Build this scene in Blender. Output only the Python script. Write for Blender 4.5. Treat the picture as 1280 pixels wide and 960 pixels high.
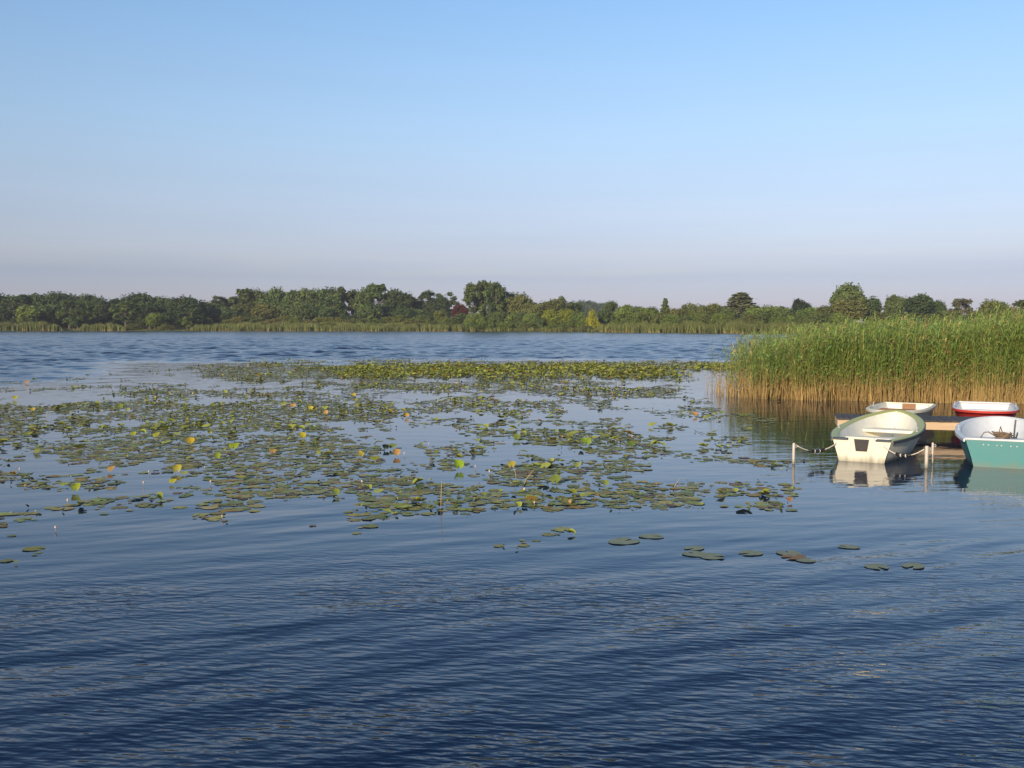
import bpy, bmesh, math, random
import numpy as np
from mathutils import Vector, Matrix

for o in list(bpy.data.objects):
    bpy.data.objects.remove(o, do_unlink=True)
SC = bpy.context.scene
COL = SC.collection
R = math.radians

# ---------------------------------------------------------------- camera
F_PX = 1244.0          # focal length in pixels of a 1280 x 960 frame
HOR = 403.0            # row of the horizon
CAM_H = 2.6
PITCH = math.atan((480 - HOR) / F_PX)
cam_d = bpy.data.cameras.new('camera')
cam = bpy.data.objects.new('camera', cam_d)
COL.objects.link(cam)
cam_d.sensor_width = 36.0
cam_d.lens = 36.0 * F_PX / 1280
cam_d.clip_start = 0.1
cam_d.clip_end = 6000
cam.location = (0, 0, CAM_H)
cam.rotation_euler = (math.pi / 2 - PITCH, 0, 0)
SC.camera = cam

# ---------------------------------------------------------------- sky, sun, exposure
SUN_AZ = 208.0         # clockwise from the view direction: behind the camera, to the left
SUN_EL = 18.0
world = bpy.data.worlds.new('World')
SC.world = world
world.use_nodes = True
wn = world.node_tree
bg = wn.nodes['Background']
sky = wn.nodes.new('ShaderNodeTexSky')
sky.sky_type = 'NISHITA'
sky.sun_disc = False
sky.sun_elevation = R(SUN_EL)
sky.sun_rotation = R(SUN_AZ)
sky.altitude = 0
sky.air_density = 1.0
sky.dust_density = 0.5
sky.ozone_density = 2.6
# the grey-lavender haze bank that rings the horizon on every side, by height above it
geo_w = wn.nodes.new('ShaderNodeTexCoord')
sep_w = wn.nodes.new('ShaderNodeSeparateXYZ')
wn.links.new(geo_w.outputs['Generated'], sep_w.inputs[0])
rmp = wn.nodes.new('ShaderNodeValToRGB')
mr_w = wn.nodes.new('ShaderNodeMapRange')
mr_w.inputs['From Max'].default_value = 0.30
wmap = wn.nodes.new('ShaderNodeMapping'); wmap.inputs['Scale'].default_value = (2.5, 2.5, 34)
wns = wn.nodes.new('ShaderNodeTexNoise'); wns.inputs['Scale'].default_value = 1.0; wns.inputs['Detail'].default_value = 3
wn.links.new(geo_w.outputs['Generated'], wmap.inputs['Vector']); wn.links.new(wmap.outputs[0], wns.inputs['Vector'])
wob_w = wn.nodes.new('ShaderNodeMath'); wob_w.operation = 'MULTIPLY_ADD'; wob_w.inputs[1].default_value = 0.030; wob_w.inputs[2].default_value = -0.015
wn.links.new(wns.outputs['Fac'], wob_w.inputs[0])
zw = wn.nodes.new('ShaderNodeMath'); zw.operation = 'ADD'
wn.links.new(sep_w.outputs['Z'], zw.inputs[0]); wn.links.new(wob_w.outputs[0], zw.inputs[1])
wn.links.new(zw.outputs[0], mr_w.inputs['Value'])
wn.links.new(mr_w.outputs[0], rmp.inputs['Fac'])
BANK = ((0.0, (.45, .45, .74)), (.155, (.43, .405, .58)), (.217, (.56, .475, .585)), (.35, (.71, .59, .645)), (.48, (.81, .685, .70)), (.61, (.88, .785, .78)), (.79, (.92, .87, .86)), (1.0, (.90, .93, .95)))
while len(rmp.color_ramp.elements) < len(BANK): rmp.color_ramp.elements.new(0.5)
for e, (p_, c_) in zip(rmp.color_ramp.elements, BANK): e.position = p_; e.color = (*c_, 1)
mul_w = wn.nodes.new('ShaderNodeMix'); mul_w.data_type = 'RGBA'; mul_w.blend_type = 'MULTIPLY'; mul_w.inputs['Factor'].default_value = 1
wn.links.new(sky.outputs['Color'], mul_w.inputs['A']); wn.links.new(rmp.outputs['Color'], mul_w.inputs['B'])
wn.links.new(mul_w.outputs['Result'], bg.inputs['Color'])
bg.inputs['Strength'].default_value = 0.15

sun_d = bpy.data.lights.new('sun', 'SUN')
sun = bpy.data.objects.new('sun', sun_d)
COL.objects.link(sun)
sun_d.energy = 3.7
sun_d.angle = R(0.5)
sun_d.color = (1.0, 0.84, 0.64)
to_sun = Vector((math.sin(R(SUN_AZ)) * math.cos(R(SUN_EL)), math.cos(R(SUN_AZ)) * math.cos(R(SUN_EL)), math.sin(R(SUN_EL))))
sun.rotation_euler = to_sun.to_track_quat('Z', 'Y').to_euler()
sun.location = to_sun * 50

SC.view_settings.view_transform = 'Standard'
SC.view_settings.look = 'None'
SC.view_settings.gamma = 1.0
SC.view_settings.use_curve_mapping = False
SC.view_settings.exposure = 0.36
SC.render.engine = 'CYCLES'
SC.cycles.max_bounces = 6
SC.cycles.volume_bounces = 0
SC.cycles.use_denoising = True

# ---------------------------------------------------------------- helpers
rng = np.random.default_rng(7)
random.seed(7)


def at(px, py, z=0.0):
    """point of the plane height z that the photograph shows at (px, py)"""
    a, b = (px - 640) / F_PX, (480 - py) / F_PX
    d = Vector((a, math.cos(PITCH) + b * math.sin(PITCH), -math.sin(PITCH) + b * math.cos(PITCH)))
    k = (z - CAM_H) / d.z
    return Vector((d.x * k, d.y * k, z))


def project(x, y, z=0.0):
    dz = z - CAM_H
    f = y * math.cos(PITCH) - dz * math.sin(PITCH)
    u = y * math.sin(PITCH) + dz * math.cos(PITCH)
    return 640 + F_PX * x / f, 480 - F_PX * u / f


def tag(o, label=None, cat=None, group=None, kind=None):
    if label: o['label'] = label
    if cat: o['category'] = cat
    if group: o['group'] = group
    if kind: o['kind'] = kind
    return o


def link(name, data, parent=None):
    o = bpy.data.objects.new(name, data)
    COL.objects.link(o)
    if parent is not None: o.parent = parent
    return o


def empty(name, loc, rz=0.0):
    o = link(name, None)
    o.empty_display_size = 0.2
    o.location = loc
    o.rotation_euler = (0, 0, rz)
    return o


def from_bm(name, bm, mat, parent=None, smooth=False):
    bmesh.ops.recalc_face_normals(bm, faces=bm.faces[:])
    me = bpy.data.meshes.new(name)
    bm.to_mesh(me); bm.free()
    me.materials.append(mat)
    if smooth:
        me.polygons.foreach_set('use_smooth', [True] * len(me.polygons))
    return link(name, me, parent)


def np_mesh(name, V, faces, mat, cols=None, smooth=False):
    """V (n,3); faces: list of (m,k) index arrays; cols (n,3) -> point colour attribute 'Col'"""
    me = bpy.data.meshes.new(name)
    V = np.asarray(V, dtype=np.float32)
    me.vertices.add(len(V)); me.vertices.foreach_set('co', V.ravel())
    tot = sum(f.size for f in faces); npol = sum(len(f) for f in faces)
    me.loops.add(tot); me.polygons.add(npol)
    me.loops.foreach_set('vertex_index', np.concatenate([f.ravel() for f in faces]).astype(np.int32))
    sizes = np.concatenate([np.full(len(f), f.shape[1]) for f in faces])
    me.polygons.foreach_set('loop_start', np.concatenate([[0], np.cumsum(sizes)[:-1]]).astype(np.int32))
    if cols is not None:
        ca = me.color_attributes.new('Col', 'FLOAT_COLOR', 'POINT')
        c4 = np.ones((len(V), 4), dtype=np.float32); c4[:, :3] = cols
        ca.data.foreach_set('color', c4.ravel())
    me.update(calc_edges=True)
    if smooth:
        me.polygons.foreach_set('use_smooth', np.ones(npol, dtype=bool))
    me.materials.append(mat)
    return me


def add_box(bm, c, s, rot=None):
    m = Matrix.Translation(Vector(c))
    if rot is not None: m = m @ rot
    m = m @ Matrix.Diagonal((s[0], s[1], s[2], 1))
    return bmesh.ops.create_cube(bm, size=1.0, matrix=m)['verts']


def bevel_all(bm, w, seg=1):
    bmesh.ops.bevel(bm, geom=bm.edges[:], offset=w, segments=seg, affect='EDGES', profile=0.6)


def add_tube(bm, pts, rad, n=8, cap=True):
    pts = [Vector(p) for p in pts]
    rads = rad if isinstance(rad, (list, tuple)) else [rad] * len(pts)
    rings = []
    ref = Vector((0.13, 0.31, 0.94))
    for i, p in enumerate(pts):
        t = (pts[min(i + 1, len(pts) - 1)] - pts[max(i - 1, 0)]).normalized()
        a = t.cross(ref)
        if a.length < 1e-3: a = t.cross(Vector((1, 0, 0)))
        a.normalize(); b = t.cross(a)
        rings.append([bm.verts.new(p + (a * math.cos(2 * math.pi * k / n) + b * math.sin(2 * math.pi * k / n)) * rads[i]) for k in range(n)])
    for r0, r1 in zip(rings, rings[1:]):
        for k in range(n):
            bm.faces.new((r0[k], r0[(k + 1) % n], r1[(k + 1) % n], r1[k]))
    if cap:
        bm.faces.new(rings[0][::-1]); bm.faces.new(rings[-1])


def vnoise(x, y, seed=0):
    xi, yi = np.floor(x).astype(np.int64), np.floor(y).astype(np.int64)
    fx, fy = x - xi, y - yi
    fx, fy = fx * fx * (3 - 2 * fx), fy * fy * (3 - 2 * fy)
    def h(a, b):
        n = (a * 374761393 + b * 668265263 + seed * 1442695041) & 0xFFFFFFFF
        n = ((n ^ (n >> 13)) * 1274126177) & 0xFFFFFFFF
        return ((n ^ (n >> 16)) & 0xFFFF) / 65535.0
    return (h(xi, yi) * (1 - fx) + h(xi + 1, yi) * fx) * (1 - fy) + (h(xi, yi + 1) * (1 - fx) + h(xi + 1, yi + 1) * fx) * fy


def fbm(x, y, seed=0, o=3):
    s, a, t = 0, 1, 0
    for i in range(o):
        s = s + a * vnoise(x * 2 ** i, y * 2 ** i, seed + i); t += a; a *= 0.5
    return s / t


def sstep(a, b, x):
    t = np.clip((x - a) / (b - a), 0, 1)
    return t * t * (3 - 2 * t)

# ---------------------------------------------------------------- materials
def new_mat(name):
    m = bpy.data.materials.new(name); m.use_nodes = True
    return m, m.node_tree.nodes, m.node_tree.links, m.node_tree.nodes['Principled BSDF']


def paint(name, col, rough=0.4, wear=0.15, scale=6.0, spec=0.5, bump=0.0, dirt=(0.25, 0.22, 0.15), stain=0.0):
    """a plain surface with uneven tone and some dirt"""
    m, N, L, p = new_mat(name)
    tc = N.new('ShaderNodeTexCoord')
    n1 = N.new('ShaderNodeTexNoise'); n1.inputs['Scale'].default_value = scale; n1.inputs['Detail'].default_value = 6; n1.inputs['Roughness'].default_value = 0.65
    L.new(tc.outputs['Object'], n1.inputs['Vector'])
    rp = N.new('ShaderNodeValToRGB')
    rp.color_ramp.elements[0].position = 0.42; rp.color_ramp.elements[0].color = (0, 0, 0, 1)
    rp.color_ramp.elements[1].position = 0.72; rp.color_ramp.elements[1].color = (1, 1, 1, 1)
    L.new(n1.outputs['Fac'], rp.inputs['Fac'])
    mul = N.new('ShaderNodeMath'); mul.operation = 'MULTIPLY'; mul.inputs[1].default_value = wear
    L.new(rp.outputs['Color'], mul.inputs[0])
    mx = N.new('ShaderNodeMix'); mx.data_type = 'RGBA'
    mx.inputs['A'].default_value = (*col, 1)
    mx.inputs['B'].default_value = (*[c * 0.45 + d * 0.35 for c, d in zip(col, dirt)], 1)
    L.new(mul.outputs[0], mx.inputs['Factor'])
    outc = mx.outputs['Result']
    if stain:                                # algae and scum up to a ragged line above the water, streaks above it
        sp = N.new('ShaderNodeSeparateXYZ'); L.new(tc.outputs['Object'], sp.inputs[0])
        mp = N.new('ShaderNodeMapping'); mp.inputs['Scale'].default_value = (9, 9, 1.2); L.new(tc.outputs['Object'], mp.inputs['Vector'])
        n2 = N.new('ShaderNodeTexNoise'); n2.inputs['Scale'].default_value = 1.0; n2.inputs['Detail'].default_value = 5; L.new(mp.outputs[0], n2.inputs['Vector'])
        ad = N.new('ShaderNodeMath'); ad.operation = 'MULTIPLY_ADD'; ad.inputs[1].default_value = -0.30; L.new(n2.outputs['Fac'], ad.inputs[0]); L.new(sp.outputs['Z'], ad.inputs[2])
        mr = N.new('ShaderNodeMapRange'); mr.inputs['From Min'].default_value = -.17; mr.inputs['From Max'].default_value = -.03; mr.inputs['To Min'].default_value = stain; mr.inputs['To Max'].default_value = 0
        L.new(ad.outputs[0], mr.inputs['Value'])
        m2 = N.new('ShaderNodeMix'); m2.data_type = 'RGBA'; m2.inputs['B'].default_value = (.16, .15, .085, 1)
        L.new(mr.outputs[0], m2.inputs['Factor']); L.new(outc, m2.inputs['A']); outc = m2.outputs['Result']
    L.new(outc, p.inputs['Base Color'])
    p.inputs['Roughness'].default_value = rough
    p.inputs['Specular IOR Level'].default_value = spec
    if bump:
        b = N.new('ShaderNodeBump'); b.inputs['Strength'].default_value = bump; b.inputs['Distance'].default_value = 0.01
        L.new(n1.outputs['Fac'], b.inputs['Height']); L.new(b.outputs['Normal'], p.inputs['Normal'])
    return m


def wood(name, col, rough=0.75, along='X', dark=0.5):
    m, N, L, p = new_mat(name)
    tc = N.new('ShaderNodeTexCoord'); mp = N.new('ShaderNodeMapping')
    mp.inputs['Scale'].default_value = (1.5, 22, 22) if along == 'X' else (22, 1.5, 22)
    L.new(tc.outputs['Object'], mp.inputs['Vector'])
    n = N.new('ShaderNodeTexNoise'); n.inputs['Scale'].default_value = 1.0; n.inputs['Detail'].default_value = 6
    L.new(mp.outputs[0], n.inputs['Vector'])
    oi = N.new('ShaderNodeObjectInfo')
    mx = N.new('ShaderNodeMix'); mx.data_type = 'RGBA'
    mx.inputs['A'].default_value = (*[c * dark for c in col], 1); mx.inputs['B'].default_value = (*[c * 1.15 for c in col], 1)
    L.new(n.outputs['Fac'], mx.inputs['Factor'])
    hs = N.new('ShaderNodeHueSaturation')
    mr = N.new('ShaderNodeMapRange'); mr.inputs['To Min'].default_value = 0.75; mr.inputs['To Max'].default_value = 1.2
    L.new(oi.outputs['Random'], mr.inputs['Value']); L.new(mr.outputs[0], hs.inputs['Value'])
    L.new(mx.outputs['Result'], hs.inputs['Color']); L.new(hs.outputs['Color'], p.inputs['Base Color'])
    p.inputs['Roughness'].default_value = rough
    b = N.new('ShaderNodeBump'); b.inputs['Strength'].default_value = 0.4; b.inputs['Distance'].default_value = 0.006
    L.new(n.outputs['Fac'], b.inputs['Height']); L.new(b.outputs['Normal'], p.inputs['Normal'])
    return m


def leafy(name, use_object=True, use_attr=True, trans=0.25, rough=0.6, gloss=0.08):
    """leaf surface; colour = object colour and / or the mesh's per-leaf colour"""
    m, N, L, p = new_mat(name)
    src = None
    if use_attr:
        a = N.new('ShaderNodeAttribute'); a.attribute_name = 'Col'; src = a.outputs['Color']
    if use_object:
        oi = N.new('ShaderNodeObjectInfo')
        if src is None: src = oi.outputs['Color']
        else:
            mx = N.new('ShaderNodeMix'); mx.data_type = 'RGBA'; mx.blend_type = 'MULTIPLY'
            mx.inputs['Factor'].default_value = 1
            L.new(oi.outputs['Color'], mx.inputs['A']); L.new(src, mx.inputs['B']); src = mx.outputs['Result']
    L.new(src, p.inputs['Base Color'])
    p.inputs['Roughness'].default_value = rough
    p.inputs['Specular IOR Level'].default_value = gloss
    out = N['Material Output']
    if trans:
        t = N.new('ShaderNodeBsdfTranslucent'); L.new(src, t.inputs['Color'])
        ms = N.new('ShaderNodeMixShader'); ms.inputs[0].default_value = trans
        L.new(p.outputs[0], ms.inputs[1]); L.new(t.outputs[0], ms.inputs[2]); L.new(ms.outputs[0], out.inputs['Surface'])
    return m


M_TREE = leafy('tree_leaves')
M_LILY = leafy('lily_leaf_mass', use_object=False, trans=0.12, rough=0.5, gloss=0.14)
M_PAD = leafy('lily_leaf', use_object=True, use_attr=True, trans=0.12, rough=0.5, gloss=0.14)
M_REED = leafy('reed_leaf', use_object=False, trans=0.3, rough=0.55, gloss=0.25)
M_BARK = paint('bark', (0.12, 0.09, 0.065), 0.9, 0.5, 3.0, 0.2)

# water: slopes of three sets of waves, evaluated from finite differences
def water_material():
    m, N, L, p = new_mat('lake_water')
    geo = N.new('ShaderNodeNewGeometry')

    def math_(op, a, b=None, c=None):
        n = N.new('ShaderNodeMath'); n.operation = op
        for i, v in enumerate((a, b, c)):
            if v is None: continue
            if isinstance(v, (int, float)): n.inputs[i].default_value = v
            else: L.new(v, n.inputs[i])
        return n.outputs[0]

    def rng_(v, a, b, c, d):
        n = N.new('ShaderNodeMapRange'); n.interpolation_type = 'SMOOTHSTEP'
        L.new(v, n.inputs['Value'])
        n.inputs['From Min'].default_value = a; n.inputs['From Max'].default_value = b
        n.inputs['To Min'].default_value = c; n.inputs['To Max'].default_value = d
        return n.outputs[0]

    def noise(scale, rot, detail, rough, off, seed, dist=0.0):
        ad = N.new('ShaderNodeVectorMath'); ad.operation = 'ADD'; ad.inputs[1].default_value = off
        L.new(geo.outputs['Position'], ad.inputs[0])
        r = N.new('ShaderNodeVectorRotate'); r.rotation_type = 'Z_AXIS'; r.inputs['Angle'].default_value = rot
        L.new(ad.outputs[0], r.inputs['Vector'])
        s = N.new('ShaderNodeVectorMath'); s.operation = 'MULTIPLY'; s.inputs[1].default_value = (*scale, 0)
        L.new(r.outputs[0], s.inputs[0])
        a = N.new('ShaderNodeVectorMath'); a.operation = 'ADD'; a.inputs[1].default_value = (seed, seed * 0.7, 0)
        L.new(s.outputs[0], a.inputs[0])
        n = N.new('ShaderNodeTexNoise'); n.noise_dimensions = '2D'
        n.inputs['Scale'].default_value = 1.0; n.inputs['Detail'].default_value = detail
        n.inputs['Roughness'].default_value = rough; n.inputs['Distortion'].default_value = dist
        L.new(a.outputs[0], n.inputs['Vector'])
        return n.outputs['Fac']

    sep = N.new('ShaderNodeSeparateXYZ'); L.new(geo.outputs['Position'], sep.inputs[0])
    X, Y = sep.outputs['X'], sep.outputs['Y']
    # how rough the lake is: open water near and far, calm among the lilies and reeds
    wob = noise((0.10, 0.16), 0.0, 2.0, 0.5, (0, 0, 0), 3.3)
    yw = math_('ADD', Y, math_('MULTIPLY', math_('SUBTRACT', wob, 0.5), 9.0))
    near = rng_(yw, 8.0, 18.0, 1.0, 0.10)
    far = rng_(math_('ADD', Y, math_('MULTIPLY', math_('SUBTRACT', wob, 0.5), 14.0)), 60.0, 74.0, 0.0, 1.0)
    left = rng_(math_('ADD', X, math_('MULTIPLY', Y, 0.33)), -10.0, -1.0, 0.9, 0.0)     # open water left of the lily bed
    farm = math_('MAXIMUM', far, math_('MULTIPLY', left, rng_(Y, 34.0, 50.0, 0.0, 1.0)))
    patch = rng_(noise((0.25, 0.35), 0.5, 2.0, 0.5, (0, 0, 0), 9.1), 0.34, 0.66, 0.62, 1.1)
    gust = rng_(noise((0.012, 0.03), 0.0, 3.0, 0.55, (0, 0, 0), 5.7), 0.35, 0.65, 0.7, 1.25)

    swell = rng_(noise((0.14, 0.22), 0.3, 2.0, 0.5, (0, 0, 0), 7.9), 0.36, 0.6, 0.35, 1.25)
    fine = rng_(yw, 4.5, 12.5, 1.1, 0.06)
    sets = [
        # scale, rotation, detail, roughness, eps, amplitude, mask, seed
        ((0.38, 1.30), R(-34), 2.0, 0.4, 0.02, 0.060, math_('MULTIPLY', near, swell), 1.0),
        ((0.5, 2.3), R(-20), 1.0, 0.4, 0.02, 0.016, near, 13.0),
        ((1.9, 5.0), R(-12), 1.0, 0.5, 0.015, 0.014, math_('MULTIPLY', fine, patch), 2.0),
        ((5.5, 15.0), R(7), 1.5, 0.5, 0.006, 0.0180, math_('MULTIPLY', fine, patch), 4.0),
        ((0.55, 1.3), R(6), 4.0, 0.62, 0.03, 0.075, math_('MULTIPLY', farm, gust), 6.0),
        ((0.8, 2.2), R(-4), 2.0, 0.5, 0.02, 0.0075, None, 8.0),
    ]
    gx = gy = None
    for sc_, rot, det, ro, eps, amp, mask, seed in sets:
        h0 = noise(sc_, rot, det, ro, (0, 0, 0), seed * 17.3)
        hx = noise(sc_, rot, det, ro, (eps, 0, 0), seed * 17.3)
        hy = noise(sc_, rot, det, ro, (0, eps, 0), seed * 17.3)
        dx = math_('MULTIPLY', math_('SUBTRACT', hx, h0), amp / eps)
        dy = math_('MULTIPLY', math_('SUBTRACT', hy, h0), amp / eps)
        if mask is not None:
            dx = math_('MULTIPLY', dx, mask); dy = math_('MULTIPLY', dy, mask)
        gx = dx if gx is None else math_('ADD', gx, dx)
        gy = dy if gy is None else math_('ADD', gy, dy)
    cb = N.new('ShaderNodeCombineXYZ')
    sn = N.new('ShaderNodeSeparateXYZ'); L.new(geo.outputs['Normal'], sn.inputs[0])
    L.new(math_('SUBTRACT', math_('DIVIDE', sn.outputs['X'], sn.outputs['Z']), gx), cb.inputs[0])
    L.new(math_('SUBTRACT', math_('DIVIDE', sn.outputs['Y'], sn.outputs['Z']), gy), cb.inputs[1]); cb.inputs[2].default_value = 1
    nv = N.new('ShaderNodeVectorMath'); nv.operation = 'NORMALIZE'; L.new(cb.outputs[0], nv.inputs[0])
    L.new(nv.outputs[0], p.inputs['Normal'])
    p.inputs['Base Color'].default_value = (0.003, 0.013, 0.040, 1)
    L.new(math_('ADD', math_('ADD', math_('MULTIPLY', farm, 0.12), math_('MULTIPLY', near, 0.01)), 0.035), p.inputs['Roughness'])     # ripples too small to draw
    p.inputs['IOR'].default_value = 1.333
    p.inputs['Specular IOR Level'].default_value = 0.45
    return m

# ---------------------------------------------------------------- setting: water, land
# open water beyond the lilies is a real wave field; the rest of the sheet is flat and only rippled
gw_ = np.random.default_rng(3)
ys_ = [36.0]
while ys_[-1] < 318: ys_.append(ys_[-1] + 0.19 + 0.0021 * (ys_[-1] - 36))
ys_ = np.array(ys_); us_ = np.linspace(-.62, .62, 540)
YY, UU = np.meshgrid(ys_, us_, indexing='ij'); XX = UU * YY
dyy = np.gradient(ys_)[:, None]; dxx = (us_[1] - us_[0]) * YY
ZZ = np.zeros_like(XX)
for k in range(80):
    lam = .75 * (3.2 / .75) ** (gw_.uniform(0, 1) ** 1.2); th = gw_.normal(.35, .75) + math.pi / 2
    kx, ky = 2 * math.pi / lam * math.cos(th), 2 * math.pi / lam * math.sin(th)
    res = np.clip((2 * math.pi / np.maximum(np.abs(kx) * dxx + np.abs(ky) * dyy, 1e-6) - 2.5) / 2.5, 0, 1)     # drop waves the grid is too coarse for
    ZZ += .027 * lam / (2 * math.pi) * np.sin(kx * XX + ky * YY + gw_.uniform(0, 6.28)) * res
wb_ = (fbm(XX * .1, YY * .16, 61) - .5) * 14
lf_ = .9 * (1 - sstep(-10.0, -1.0, XX + .33 * YY)) * sstep(37.0, 50.0, YY)
amp_ = np.maximum(sstep(60.0, 78.0, YY + wb_), lf_) * sstep(36.0, 42.0, YY) * (1 - sstep(305.0, 317.0, YY)) * (1 - sstep(.56, .615, np.abs(UU))) * (.65 + .7 * fbm(XX * .02, YY * .03, 66))
ZZ *= amp_
nr_, nc_ = XX.shape
Vw = np.stack([XX, YY, ZZ], 2).reshape(-1, 3)
idx = np.arange(nr_ * nc_).reshape(nr_, nc_)
Fw = np.stack([idx[:-1, :-1], idx[:-1, 1:], idx[1:, 1:], idx[1:, :-1]], 2).reshape(-1, 4)
y0_, y1_ = ys_[0], ys_[-1]; b0 = len(Vw); e = .62
Vw = np.concatenate([Vw, [(-1500, -300, 0), (1500, -300, 0), (1500, y0_, 0), (e * y0_, y0_, 0), (-e * y0_, y0_, 0), (-1500, y0_, 0),
                          (1500, y1_, 0), (e * y1_, y1_, 0), (-e * y1_, y1_, 0), (-1500, y1_, 0), (1500, 700, 0), (-1500, 700, 0)]])
Fq = b0 + np.array([(0, 1, 2, 5), (5, 4, 8, 9), (3, 2, 6, 7), (9, 6, 10, 11)])
me = np_mesh('lake_water', Vw, [Fw, Fq], water_material(), smooth=True)
tag(link('lake_water', me), 'blue rippled lake water, calm among the lilies', 'water', kind='structure')

SH_PX = [-900, -300, 0, 250, 600, 700, 780, 900, 1010, 1150, 1300, 1700, 2300]
SH_D = [318, 312, 305, 300, 290, 276, 258, 238, 224, 214, 205, 190, 180]
BK = [-4, -1, 1.5, 5, 14, 40, 100, 250, 560, 880]
BZ = [-0.6, -0.08, 0.12, 0.3, 0.7, 1.3, 1.8, 2.2, 2.6, 2.8]


def shore(px): return float(np.interp(px, SH_PX, SH_D))
def land_z(back): return float(np.interp(back, BK, BZ))


gx_ = np.linspace(-900, 2300, 161)
V = []
for px in gx_:
    D = shore(px) + 1.6 * (fbm(np.array([px * 0.02]), np.array([0.0]), 3)[0] - 0.5) * 6
    for b, z in zip(BK, BZ):
        V.append(((px - 640) / F_PX * (D + b), D + b, z + (0.25 * math.sin(px * 0.05 + b) if b > 3 else 0)))
nb = len(BK)
Fc = np.array([(i * nb + j, (i + 1) * nb + j, (i + 1) * nb + j + 1, i * nb + j + 1) for i in range(len(gx_) - 1) for j in range(nb - 1)])
M_LAND = paint('marsh_ground', (0.085, 0.10, 0.03), 0.95, 0.7, 0.25, 0.1, 0.0, (0.2, 0.15, 0.06))
tag(link('marsh_ground', np_mesh('marsh_ground', V, [Fc], M_LAND, smooth=True)), 'low green marshy ground behind the far shore', 'ground', kind='structure')

# ---------------------------------------------------------------- trees on the far shore
def leaf_quads(C, nrm, size, g, ratio=0.75):
    """one small quad per centre, facing roughly along nrm"""
    n = len(C)
    nr = nrm + g.normal(0, 0.75, (n, 3)); nr /= np.linalg.norm(nr, axis=1, keepdims=True) + 1e-9
    r = g.normal(0, 1, (n, 3)); a = np.cross(nr, r); a /= np.linalg.norm(a, axis=1, keepdims=True) + 1e-9
    b = np.cross(nr, a)
    s = (size * g.uniform(0.6, 1.35, n))[:, None]
    a, b = a * s, b * s * ratio
    Q = np.stack([C - a, C - b * 0.9 + a * 0.15, C + a, C + b * 0.9 + a * 0.1], 1)
    return Q.reshape(-1, 3), np.arange(n * 4).reshape(-1, 4)


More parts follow.
